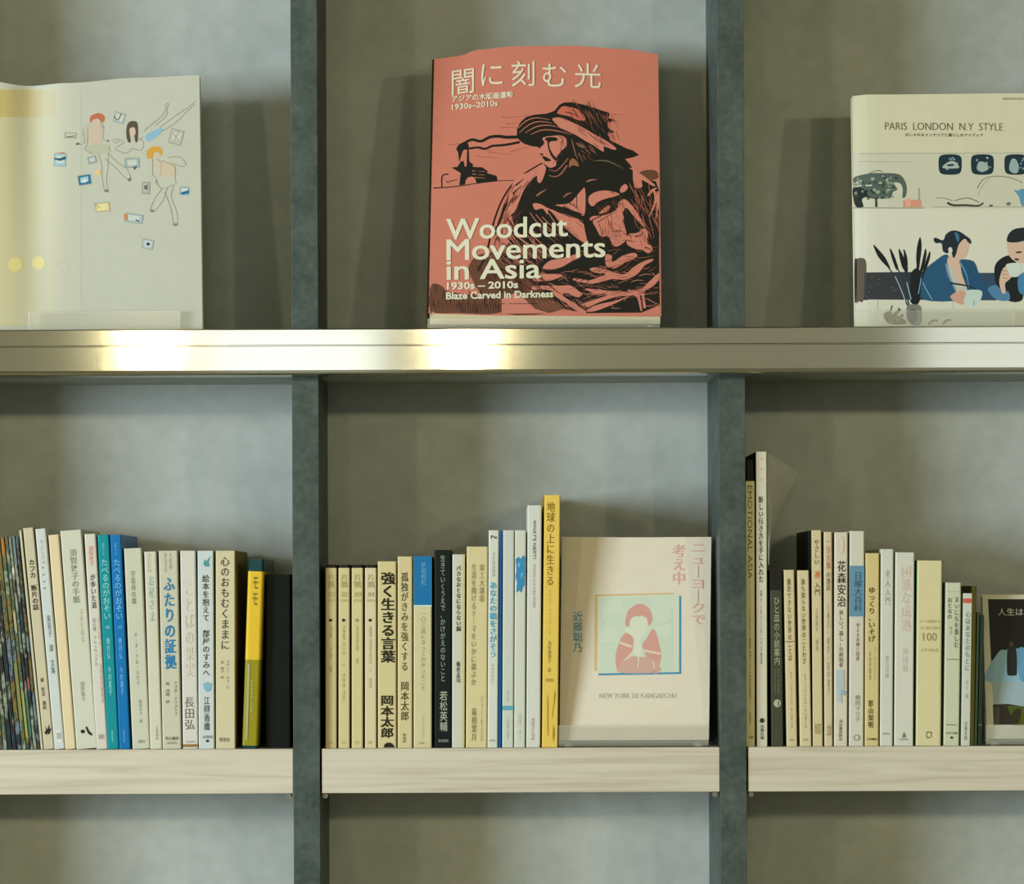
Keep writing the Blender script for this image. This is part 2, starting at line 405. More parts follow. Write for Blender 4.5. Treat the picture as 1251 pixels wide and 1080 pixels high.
spine_book('paperback', 102.6, 117, 652.5, 118.6, 130.8, (206, 200, 186), 'white book with an orange-red heading above a black title, left of the teal spine',
    [('t', '須賀敦子', .30, .72, 668, 692, (214, 140, 112), .004), ('t', 'が歩いた道', .30, .74, 702, 744, DK, .006, 'title_lettering'),
     ('t', '松山巖 アレッサンドロ', .30, .55, 756, 814, (130, 124, 120), 0), ('t', 'ジェレヴィーニ 芸術新潮編集部', .68, .88, 756, 860, (160, 150, 140), 0), ('h', '新潮社', .25, .8, 898, 904, GR, 0, 'publisher_mark')])
for (xa, xb, xc, xd, c, c2, lab) in ((118.6, 133, 131.6, 145.2, (14, 138, 146), (150, 214, 216), 'teal green literary journal spine with pale lettering'),
                                 (134, 148, 146, 159, (12, 110, 172), (120, 190, 232), 'bright blue literary journal spine with pale blue lettering')):
    spine_book('paperback', xa, xb, 653.5, xc, xd, c, lab,
        [('t', '文学ムック', .36, .58, 664, 680, c2, 0), ('t', 'たべるのがおそい', .22, .86, 684, 757, c2, 0.004, 'title_lettering'), ('h', 'vol.', .35, .75, 764, 769, c2, 0),
         ('t', '穂村弘 今村夏子', .36, .66, 780, 850, c2, 0, 'author_lettering'), ('t', '書肆侃侃房', .40, .56, 893, 908, c2, 0, 'publisher_mark')], rough=0.35, group='matching literary journals')
spine_book('hardcover_book', 151, 173, 670, 161.6, 183.6, (196, 196, 174), 'pale grey-cream book right of the bright blue spine, faint grey title',
    [('t', '宇宙舟の歌', .32, .58, 698, 739, (128, 126, 112), 0.003, 'title_lettering'), ('t', 'セーヌ・ナル・スカイ', .38, .55, 774, 838, (134, 132, 118), 0), ('t', '柏田ちさ 訳', .46, .64, 856, 884, (130, 128, 114), 0), ('h', '国書刊行会', .35, .72, 905, 909, GR, 0, 'publisher_mark')])
spine_book('paperback', 175.8, 191, 674, 185, 196.6, (204, 200, 178), 'narrow ivory paperback with faint pastel lettering, left of the bold blue title',
    [('t', 'まいにちの', .25, .55, 677, 700, (176, 174, 160), 0), ('t', 'お星さま', .28, .72, 704, 760, (162, 180, 176), 0.003, 'title_lettering'), ('t', '文藝春秋', .5, .7, 888, 905, (150, 150, 136), 0, 'publisher_mark')])
spine_book('hardcover_book', 193.5, 217, 673, 198.6, 221.8, (196, 192, 168), 'cream book with a big bright blue vertical title',
    [('t', '悪童日記', .28, .42, 677, 700, (160, 156, 140), 0), ('t', 'の続編', .55, .68, 677, 696, (160, 156, 140), 0), ('t', 'ふたりの証拠', .22, .80, 707, 818, (28, 122, 170), .022, 'title_lettering'),
     ('t', '堀 茂樹 訳', .22, .42, 834, 860, (110, 108, 94), .004), ('t', 'アゴタ・クリストフ', .66, .84, 834, 875, (100, 98, 84), .004, 'author_lettering'), ('h', '早川書房', .14, .86, 901, 905, DK, .005, 'publisher_mark'), ('h', 'HAYAKAWA', .24, .76, 907, 910, GR, 0)])
spine_book('hardcover_book', 219.8, 239, 673, 223.6, 242, (206, 202, 190), 'whitish book with a faint pink title and thin black author name low on the spine',
    [('t', 'ことばの果実', .26, .80, 714, 828, (208, 190, 174), -.004, 'title_lettering'), ('t', '長田弘', .16, .78, 853, 892, (92, 90, 80), -.004, 'author_lettering'), ('h', '潮出版社', .2, .8, 906, 908, GR, 0, 'publisher_mark'), ('b', 0, 1, 910, 913.5, (150, 108, 60))])
spine_book('hardcover_book', 241, 261, 673, 243.2, 261.8, (196, 204, 200), 'pale blue-white book with a small teal bird emblem at the top and black title',
    [('poly', [(.35, 690), (.45, 684), (.55, 687), (.8, 680), (.68, 688), (.75, 693), (.5, 693)], (70, 150, 152)), ('t', '絵本を抱えて 部屋のすみへ', .28, .72, 703, 826, (60, 66, 62), .006, 'title_lettering'),
     ('poly', [(.3, 836), (.55, 834), (.85, 836), (.75, 845), (.5, 846), (.35, 842)], (124, 172, 190)), ('t', '江國香織', .34, .70, 852, 893, (64, 68, 64), .006, 'author_lettering'), ('h', '白泉社', .28, .9, 899, 903, DK, 0, 'publisher_mark'), ('poly', circ(.55, 906, .1, 1.6), BK)])
spine_book('hardcover_book', 263, 287.6, 673, 264, 287.3, (204, 194, 158), 'warm cream book with a tall narrow black title, right of the bird emblem',
    [('t', '心のおもむくままに', .26, .70, 681, 794, (58, 54, 38), .004, 'title_lettering'), ('t', 'スザンナ・タマーロ', .52, .70, 808, 842, (140, 134, 108), 0, 'author_lettering'), ('t', '泉 典子 訳', .25, .42, 808, 830, (110, 104, 84), 0),
     ('h', '草思社', .18, .72, 902, 907, (70, 66, 50), .004, 'publisher_mark')], side=(140, 128, 52), dep=0.16)
spine_book('boxed_book', 303.6, 322.6, 683, 296, 314.6, (14, 62, 62), 'dark teal book in a glossy yellow paper band, leaning against the black-green volume',
    [('band', 699, 807, (222, 184, 50), 'bright yellow upper paper band'), ('band', 807, 912, (146, 138, 26), 'olive yellow lower paper band'), ('t', 'モモ', .34, .66, 706, 740, (96, 90, 50), 0, 'title_lettering'),
     ('t', 'ミヒャエル・エンデ', .40, .62, 832, 872, (196, 190, 130), 0.004, 'author_lettering'), ('b', .18, .32, 812, 905, (176, 170, 120))], rnd=0.003, rough=0.2, dep=0.15)
spine_book('hardcover_book', 324.2, 355.3, 702, 324.2, 355.3, (8, 16, 12), 'thick black-green book standing against the left upright in shade',
    [], ys=0.022, dep=0.15)

# ---- middle compartment
CR = (206, 192, 142)
for k in range(4):
    x0 = (397.3, 413.2, 429.3, 445.5)[k]; x1 = (411.6, 427.6, 443.8, 460.2)[k]
    dotc = BK if k != 2 else (150, 140, 100)
    dt = (160, 146, 100)
    spine_book('paperback', x0, x1, 690, x0, x1, CR if k < 3 else (210, 196, 158),
        ['slim cream journal volume touching the left upright, first of four alike', 'slim cream journal volume, second of four alike from the upright',
         'slim cream journal volume with a pale dot, third of four alike', 'slim pinkish cream journal volume, fourth of four beside the bold brush title'][k],
        [('t', '片隅', .24, .80, 702, 719, (162, 148, 104), -.002, 'title_lettering'), ('h', '0%d' % (k + 1), .28, .80, 724, 730, (170, 156, 112), 0), ('h', 'KATASUMI', .18, .84, 733, 736, (176, 162, 118), 0),
         ('poly', circ(.45, 758.5, .14, 1.9), dotc), ('t', ['谷崎・小林 聡', '坂口・田中', '池澤夏樹 他', '伽鹿舎・四'][k], .36, .56, 765, [822, 860, 812, 842][k], (dt, (172, 160, 116), (176, 164, 118), (180, 164, 128))[k], 0.004, 'author_lettering'),
         ('b', .28, .62, 906, 909.5, (186, 172, 120))], group='four matching slim cream journal volumes', under=(40, 30, 24), cover_top=694, dep=0.13, side=(176, 164, 120))
spine_book('paperback', 461.2, 484.4, 686, 461.6, 484.4, (206, 192, 142), 'cream book with a heavy black brush title, right of the four slim volumes',
    [('t', '強く生きる言葉', .18, .92, 700, 810, (34, 28, 10), .026, 'title_lettering'), ('t', '岡本太郎', .16, .84, 851, 902, (38, 32, 12), .024, 'author_lettering'),
     ('poly', [(.3, 914), (.36, 910), (.5, 908), (.68, 908), (.84, 911), (.9, 914)], (30, 24, 18))])
spine_book('paperback', 485.6, 504, 680, 485.6, 504, (206, 192, 146), 'cream book with a lighter brown-black handwritten title, left of the blue-topped book',
    [('t', '孤独がきみを強くする', .22, .72, 700, 820, (84, 74, 40), .006, 'title_lettering'), ('t', '岡本太郎', .20, .76, 834, 881, (74, 64, 34), .006, 'author_lettering'), ('t', '興陽館', .34, .56, 897, 908, (90, 82, 48), 0, 'publisher_mark')])
spine_book('paperback', 505, 527.8, 680, 505, 527.8, (204, 194, 152), 'cream book whose upper quarter is bright blue, left of the black-green spine',
    [('b', 0.01, .99, 680.3, 740, (14, 108, 162)), ('b', .01, .99, 740, 742, (196, 214, 210)), ('t', '篠田桃紅', .42, .70, 688, 715, (108, 178, 208), .004, 'author_lettering'),
     ('t', '一〇三歳になってわかったこと', .40, .64, 750, 844, (160, 150, 116), 0, 'title_lettering'), ('t', '人生は一人でも面白い', .46, .56, 874, 903, (176, 166, 130), 0), ('h', '幻冬舎', .3, .6, 907, 910, GR, 0, 'publisher_mark')])
spine_book('hardcover_book', 530.4, 551.4, 672, 530.8, 551.2, (12, 24, 20), 'black-green book with white lettering in the middle compartment',
    [('t', '生きていくうえで、かけがえのないこと', .36, .66, 679, 833, (146, 158, 142), .004, 'title_lettering'), ('t', '若松英輔', .32, .78, 845, 894, (166, 172, 152), .006, 'author_lettering'), ('h', '亜紀書房', .24, .84, 904, 907.5, (150, 158, 140), .004, 'publisher_mark')], side=(18, 22, 16))
spine_book('paperback', 552.4, 568.2, 677.5, 552, 567.6, (200, 200, 182), 'white paperback with small bold black title, right of the black-green spine',
    [('t', 'バカなおとなにならない脳', .32, .68, 692, 772, (50, 52, 42), .014, 'title_lettering'), ('t', '養老孟司', .32, .64, 809, 835, (54, 54, 46), .014, 'author_lettering'), ('b', .82, 1, 678, 912, (204, 184, 122))])
spine_book('paperback', 570, 596.4, 668, 569.2, 594.8, (210, 196, 148), 'broad beige-cream book with two columns of faded brown lettering',
    [('t', '東工大講義', .60, .84, 690, 736, (150, 134, 88), 0.004), ('t', '生涯を賭けるテーマをいかに選ぶか', .22, .46, 690, 838, (146, 130, 86), 0.004, 'title_lettering'), ('t', '最相葉月', .26, .50, 866, 906, (134, 118, 78), .004, 'author_lettering'), ('t', 'ポプラ社出版', .68, .80, 850, 906, (178, 164, 116), 0, 'publisher_mark')])
spine_book('paperback', 596.8, 610, 648, 595.2, 608.4, (208, 210, 194), 'white book with sky blue brush title and a royal blue right edge',
    [('h', 'Pe', .2, .8, 655, 659, DK, .01), ('t', '子どもの哲学', .34, .66, 676, 706, (150, 154, 142), 0), ('t', 'あなたの橋をさがそう', .12, .82, 712, 804, (74, 164, 196), .014, 'title_lettering'), ('t', 'やまだないと', .3, .6, 812, 836, (168, 170, 156), 0, 'author_lettering'), ('h', 'いろは', .15, .75, 904, 907, (90, 110, 110), .01, 'publisher_mark')])
spine_book('booklet', 610.3, 614, 648, 608.8, 612.4, (14, 86, 150), 'very thin royal blue booklet between two white spines', (), cat='booklet', rnd=0.0004)
spine_book('paperback', 614.3, 628.6, 648, 612.8, 627.8, (198, 202, 190), 'plain white book with a small blue band low on its spine',
    [('b', 0, 1, 863, 868.5, (96, 160, 184)), ('t', '・日々', .42, .56, 838, 858, (150, 156, 150), 0), ('t', '図書', .42, .56, 880, 904, (168, 170, 160), 0)])
rr = random.Random(3)
scr = [(.05, 684), (.3, 681), (.5, 684), (.75, 679), (.98, 683), (.9, 692), (.99, 699), (.86, 707), (.94, 714), (.7, 719), (.62, 725), (.4, 722), (.12, 725), (.2, 712), (.04, 706), (.14, 697)]
spine_book('paperback', 629, 643, 648, 628, 641.6, (204, 206, 190), 'white book with a scribbled blue brush patch high on its spine',
    [('poly', scr, (52, 134, 176)), ('poly', [(.2, 690), (.5, 688), (.4, 695)], (110, 180, 206)), ('poly', [(.5, 702), (.8, 700), (.6, 708)], (100, 176, 204)), ('t', '詩集・木立', .40, .62, 872, 904, (176, 178, 164), 0, 'author_lettering')])
spine_book('magazine_book', 644.3, 661.8, 617.5, 642.4, 660.4, (208, 208, 196), 'tall white paperback with sideways grey capitals, left of the yellow book',
    [('r', "WHAT'S NEXT?", .40, .62, 636, 684, (84, 82, 80), .01, 'title_lettering'), ('r', 'TOKYO CULTURE STORY', .42, .58, 690, 744, (158, 120, 116), 0), ('r', 'マガジンハウス', .36, .58, 878, 905, (96, 96, 92), .006, 'publisher_mark'), ('b', .93, 1, 618, 911, (188, 176, 134))], dep=0.16)
spine_book('paperback', 664.6, 685, 605, 661.8, 681.6, (224, 192, 90), 'tall yellow book with brown handwritten title beside the face-out white book',
    [('t', '地球の上に生きる', .16, .66, 614, 716, (140, 108, 30), .004, 'title_lettering'), ('t', 'アリシア・ベイ＝ローレル', .34, .48, 722, 776, (190, 150, 60), 0), ('t', '深町眞理子 訳', .32, .52, 784, 822, (140, 112, 42), .004, 'author_lettering'), ('h', '草思社', .2, .7, 830, 834, (150, 120, 44), .006, 'publisher_mark'),
     ('poly', [(.75, 842), (.8, 850), (.7, 866), (.62, 880), (.6, 878), (.7, 858)], (170, 140, 44)), ('poly', [(.3, 846), (.36, 860), (.38, 900), (.34, 900), (.3, 866)], (196, 150, 54)), ('poly', [(.7, 884), (.76, 896), (.72, 908), (.66, 900)], (160, 130, 40))],
    side=(166, 130, 24), dep=0.162)

# ---- right compartment
spine_book('paperback', 910.4, 922.2, 562, 911, 922.6, (214, 208, 160), 'tall olive cream spine with sideways serif-like capitals against the second upright',
    [('r', 'EMOTIONAL ASIA', .22, .74, 594, 708, (96, 88, 52), -.006, 'title_lettering'), ('t', 'アジア・写真集・', .34, .52, 712, 776, (150, 140, 94), 0), ('t', '都市と記憶 展', .38, .56, 780, 884, (120, 110, 70), 0), ('h', '美術館', .3, .8, 900, 903, DK, 0, 'publisher_mark')],
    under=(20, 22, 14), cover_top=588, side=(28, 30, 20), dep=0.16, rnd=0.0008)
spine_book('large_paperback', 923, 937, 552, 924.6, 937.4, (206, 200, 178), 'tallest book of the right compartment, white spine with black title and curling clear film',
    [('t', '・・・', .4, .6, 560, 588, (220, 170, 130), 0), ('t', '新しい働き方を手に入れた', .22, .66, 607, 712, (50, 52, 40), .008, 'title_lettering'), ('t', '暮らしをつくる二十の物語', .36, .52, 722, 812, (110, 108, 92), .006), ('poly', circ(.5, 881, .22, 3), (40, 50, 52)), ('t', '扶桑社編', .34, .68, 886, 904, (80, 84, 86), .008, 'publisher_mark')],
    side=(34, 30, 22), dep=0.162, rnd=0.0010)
spine_book('paperback', 940, 955.6, 697, 942.4, 957, (66, 70, 52), 'short dark olive grey book with white title and round white mark, right compartment',
    [('b', 0, 1, 697.2, 722, (20, 20, 14)), ('t', 'ひと皿の小説案内', .30, .78, 731, 813, (166, 164, 132), .008, 'title_lettering'), ('t', '主人公たちが食べた', .30, .44, 818, 850, (128, 126, 98), 0), ('t', '五十の食事', .58, .72, 818, 848, (128, 126, 98), 0),
     ('poly', circ(.52, 860, .30, 4.8, 16), (176, 174, 148)), ('poly', [(.5, 857), (.66, 858), (.68, 862), (.55, 864), (.6, 860)], (60, 62, 46)), ('t', 'マール社', .36, .56, 878, 904, (96, 98, 74), 0, 'publisher_mark')], side=(24, 22, 14))
spine_book('paperback', 957.2, 970.6, 696.4, 960.4, 975, (206, 192, 150), 'worn cream picture book spine, left of two alike, thin brown line across its middle',
    [('t', '翻訳できない世界のことば', .30, .62, 708, 808, (86, 74, 44), .002, 'title_lettering'), ('t', 'エラ・フランシス・サンダース', .40, .60, 822, 890, (112, 98, 64), 0, 'author_lettering'), ('b', 0, 1, 784, 785.2, (150, 116, 60)), ('h', '創元社', .3, .7, 903, 906, GR, 0, 'publisher_mark')], group='two matching worn cream picture books')
spine_book('paperback', 974, 988.6, 697, 977.4, 991.6, (208, 194, 154), 'worn cream picture book spine, right of two alike, before the tall dark-sided book',
    [('t', '誰も知らない世界のことわざ', .30, .62, 708, 812, (86, 76, 50), .002, 'title_lettering'), ('t', 'エラ・フランシス・サンダース', .40, .60, 824, 890, (120, 108, 78), 0, 'author_lettering'), ('h', '創元社', .3, .7, 903, 906, GR, 0, 'publisher_mark')], group='two matching worn cream picture books')
spine_book('paperback', 990.6, 1004, 648, 992.8, 1005.4, (206, 192, 150), 'cream book with dark green sides and one orange character in its title',
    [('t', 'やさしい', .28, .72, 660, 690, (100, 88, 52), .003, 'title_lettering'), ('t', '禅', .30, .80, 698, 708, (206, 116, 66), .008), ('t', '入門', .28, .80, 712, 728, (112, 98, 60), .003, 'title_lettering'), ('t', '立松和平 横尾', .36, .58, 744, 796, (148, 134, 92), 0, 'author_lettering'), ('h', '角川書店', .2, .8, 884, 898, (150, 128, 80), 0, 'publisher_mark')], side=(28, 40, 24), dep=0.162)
spine_book('paperback', 1006.2, 1016.8, 650, 1006.6, 1018, (206, 190, 156), 'narrow cream book with a reddish upper title, third tall spine left of the slate-blue band',
    [('t', '一日大佛', .28, .76, 662, 696, (192, 104, 76), .004, 'title_lettering'), ('t', 'の逸話', .28, .76, 700, 722, (110, 98, 72), .004, 'title_lettering'), ('t', '小林久・柳宗・田中貴子', .38, .62, 738, 850, (136, 122, 90), .004, 'author_lettering'), ('h', '文庫', .3, .8, 886, 900, (150, 120, 80), 0, 'publisher_mark')])
spine_book('hardcover_book', 1019.3, 1036, 650.5, 1019.2, 1035.2, (210, 202, 182), 'cream white book with four big black characters and a pale blue smudge lower down',
    [('poly', circ(.5, 667, .24, 11, 14), (212, 190, 172)), ('poly', circ(.5, 667, .14, 8, 14), (214, 200, 180)), ('t', '花森安治', .20, .86, 686, 742, (50, 44, 32), .006, 'title_lettering'), ('t', '美しい「暮し」の創始者', .34, .66, 746, 816, (92, 86, 72), .004),
     ('poly', [(.15, 820), (.7, 819), (.75, 842), (.5, 846), (.6, 860), (.2, 858)], (174, 190, 192)), ('poly', [(.5, 843), (.9, 845), (.8, 851), (.5, 848)], (142, 170, 184)), ('t', '河出書房新社', .34, .60, 880, 906, (90, 88, 76), .006, 'publisher_mark')])
spine_book('hardcover_book', 1038, 1056.4, 649, 1037, 1055.4, (206, 202, 186), 'cream book with a slate-blue band on the upper half of its spine',
    [('b', 0, 1, 692, 754, (98, 140, 164)), ('t', '日曜大百科', .30, .84, 700, 748, (50, 86, 112), -.002, 'title_lettering'), ('t', '考える本棚と読書', .44, .68, 762, 808, (150, 92, 84), .004), ('t', '横田マリ子', .40, .74, 850, 882, (122, 120, 108), -.002, 'author_lettering'), ('poly', circ(.52, 902, .22, 4, 12), (150, 152, 144)), ('poly', circ(.52, 902, .12, 2.4, 12), (204, 200, 184))])
spine_book('paperback', 1057.2, 1074.6, 676, 1056, 1074, (208, 190, 134), 'tan cream book with dark brown brush title, right of the slate-blue banded book',
    [('t', 'ゆっくり、いそげ', .22, .72, 717, 784, (92, 72, 30), .012, 'title_lettering'), ('t', '人を手段化', .28, .42, 794, 830, (130, 108, 60), .006), ('t', 'カフェからはじめる', .62, .76, 790, 830, (166, 146, 96), 0), ('t', '影山知明', .24, .58, 855, 889, (84, 66, 30), .014, 'author_lettering'), ('h', '大和書房', .12, .86, 901, 904, (70, 56, 30), .01, 'publisher_mark')], yb=911)
spine_book('paperback', 1076, 1092, 671, 1074.8, 1091, (204, 206, 192), 'white book with a pale grey-green title, right of the tan cream one',
    [('t', '老人入門', .34, .72, 697, 740, (164, 172, 156), 0, 'title_lettering'), ('t', '勢古浩爾', .36, .64, 802, 829, (168, 180, 180), 0, 'author_lettering'), ('h', '草思社', .2, .8, 896, 898.5, (120, 124, 112), 0, 'publisher_mark')])
spine_book('hardcover_book', 1093.8, 1117.6, 675, 1092.4, 1116, (208, 206, 192), 'thick white book with a barely visible pinkish title and small grey bell mark',
    [('t', '困難な成熟', .30, .82, 692, 772, (212, 194, 180), 0.002, 'title_lettering'), ('t', '内田樹', .40, .66, 792, 822, (196, 194, 180), 0, 'author_lettering'), ('poly', [(.42, 899), (.5, 895), (.58, 899), (.6, 902), (.4, 902)], (120, 128, 112)), ('h', '夜間飛行', .26, .74, 903, 905.5, GR, 0, 'publisher_mark')])
spine_book('hardcover_book', 1119.6, 1152.2, 685, 1118, 1150.2, (212, 202, 158), 'thickest cream book of the right compartment with 100 printed across its spine',
    [('h', 'いつか別れる', .14, .90, 758, 762, (168, 156, 104), 0, 'title_lettering'), ('h', '心に残る言葉の', .14, .90, 766, 770, (168, 156, 104), 0, 'title_lettering'), ('h', '100', .26, .78, 774, 784, (154, 142, 96), -.004, 'title_lettering'), ('h', '人生の名言', .18, .86, 793, 797, (166, 154, 104), 0),
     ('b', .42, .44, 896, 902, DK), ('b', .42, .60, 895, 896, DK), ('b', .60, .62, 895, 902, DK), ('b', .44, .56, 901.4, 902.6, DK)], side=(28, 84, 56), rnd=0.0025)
spine_book('paperback', 1155.2, 1174.6, 712, 1152.6, 1172, (196, 200, 172), 'pale green-cream paperback with two columns of small black title, right of the thick book',
    [('t', 'おとなの', .14, .42, 731, 757, (70, 72, 52), .002, 'title_lettering'), ('t', 'まいにちを楽しむ', .58, .86, 730, 792, (74, 74, 54), .002, 'title_lettering'), ('t', 'ゆき', .28, .44, 766, 776, (140, 140, 116), 0), ('b', .14, .9, 806, 807, (120, 118, 92)), ('b', .14, .8, 886, 887, (110, 110, 84)),
     ('h', 'PHP文庫', .14, .86, 895, 898, (70, 72, 54), .004, 'publisher_mark'), ('poly', circ(.5, 902, .08, 1.6), BK), ('b', .02, .98, 723, 723.8, (176, 176, 140))])
spine_book('paperback', 1176.8, 1188.2, 725, 1174.2, 1185, (200, 202, 188), 'narrow white paperback with a red band near its head, left of the dark slim volumes',
    [('b', 0, 1, 732, 737.5, (192, 92, 72)), ('t', '心はあなたのもとに', .28, .80, 748, 820, (120, 132, 140), .002, 'title_lettering'), ('t', '村上 龍', .40, .66, 832, 854, (140, 140, 130), 0, 'author_lettering'), ('t', '文春文庫', .34, .62, 882, 905, (110, 112, 100), .006, 'publisher_mark')], rnd=0.0008)
spine_book('slim_volume', 1188.6, 1193.4, 716, 1185.6, 1190, (74, 70, 20), 'slim olive brown volume touching the red-banded paperback', (), rnd=0.0006, side=(90, 84, 20))
spine_book('slim_volume', 1193.8, 1197.4, 748, 1190.4, 1194, (56, 66, 40), 'slim dark green volume right of the olive brown one', (), rnd=0.0006)
spine_book('slim_volume', 1197.8, 1202.8, 752, 1194.4, 1200, (34, 52, 38), 'slim black-green volume beside the face-out black picture book', [('b', .1, .9, 886, 887, (120, 130, 110))], rnd=0.0006)

# curling clear film standing out of the tall paperback
v = []; f = []
NU, NV = 12, 12
x0, z1, z0 = P(937.6, 553, 0.013).x, P(937, 553, 0.013).z, P(937, 690, 0.013).z
for j in range(NV + 1):
    s = j / NV
    z = z1 + (z0 - z1) * s
    wmax = [.036, .031, .026, .0215, .0175, .014, .0115, .0095, .008, .0065, .0055, .0045, .004][j]
    for i in range(NU + 1):
        q = i / NU
        v.append((x0 + wmax * q, 0.013 + 0.035 * q * q + 0.006 * math.sin(q * 3 + s * 4), z - 0.019 * q * (1 - s) ** 0.6))
for j in range(NV):
    for i in range(NU):
        a = j * (NU + 1) + i; f.append((a, a + 1, a + NU + 2, a + NU + 1))
tb = [o for o in bpy.data.objects if o.name.startswith('large_paperback')][0]
fo = mesh_obj('clear_film', v, f, M_FILM)
bpy.context.view_layer.update()
fo.parent = tb; fo.matrix_parent_inverse = tb.matrix_world.inverted(); fo['label'] = 'clear plastic film curling out to the right'
for p in fo.data.polygons: p.use_smooth = True
md = fo.modifiers.new('thickness', 'SOLIDIFY'); md.thickness = 0.0003

# ------------------------------------------------------------------ books standing face out
class Cover:
    """surface of a face-out cover: picture point + depth; the depth varies with height (lean) and across (bow)"""
    def __init__(s, x0, x1, yb, yt, d0, d1, bow=None, colstep=9):
        s.x0, s.x1, s.yb, s.yt, s.d0, s.d1 = x0, x1, yb, yt, d0, d1
        s.bow = bow or (lambda u, t: 0.0)
        s.step = colstep; s.toff = 0.00045
    def depth(s, px, py):
        t = (s.yb - py) / (s.yb - s.yt); u = (px - s.x0) / (s.x1 - s.x0)
        return s.d0 + (s.d1 - s.d0) * t + s.bow(u, t)
    def pt(s, px, py, off=0.0):
        d = s.depth(px, py)
        return P(px, py, d) + Vector((0, off, 0))
    def cuts(s):
        n = int((s.x1 - s.x0) / s.step); return [s.x0 + (s.x1 - s.x0) * i / n for i in range(n + 1)]
    def slab(s, name, mat, parent, left, right, top, bot, o0, o1):
        """left/right: x at (py); top(u)/bot(u): py. A sheet from offset o0 to o1 behind the surface"""
        v = []; f = []; n = int((s.x1 - s.x0) / s.step); m = 14
        for o in (o0, o1):
            for j in range(m + 1):
                for i in range(n + 1):
                    u = i / n; a = j / m
                    py = bot(u) + (top(u) - bot(u)) * a
                    px = left(py) + (right(py) - left(py)) * u
                    v.append(s.pt(px, py, o))
        N = (n + 1) * (m + 1)
        idx = lambda k, j, i: k * N + j * (n + 1) + i
        for j in range(m):
            for i in range(n):
                f.append((idx(0, j, i), idx(0, j, i + 1), idx(0, j + 1, i + 1), idx(0, j + 1, i)))
                f.append((idx(1, j, i), idx(1, j + 1, i), idx(1, j + 1, i + 1), idx(1, j, i + 1)))
        for i in range(n):
            f.append((idx(0, 0, i), idx(1, 0, i), idx(1, 0, i + 1), idx(0, 0, i + 1)))
            f.append((idx(0, m, i), idx(0, m, i + 1), idx(1, m, i + 1), idx(1, m, i)))
        for j in range(m):
            f.append((idx(0, j, 0), idx(0, j + 1, 0), idx(1, j + 1, 0), idx(1, j, 0)))
            f.append((idx(0, j, n), idx(1, j, n), idx(1, j + 1, n), idx(0, j + 1, n)))
        o = mesh_obj(name, v, f, mat, parent)
        return o
def localize(o, parent):
    for v in o.data.vertices: v.co -= parent.location
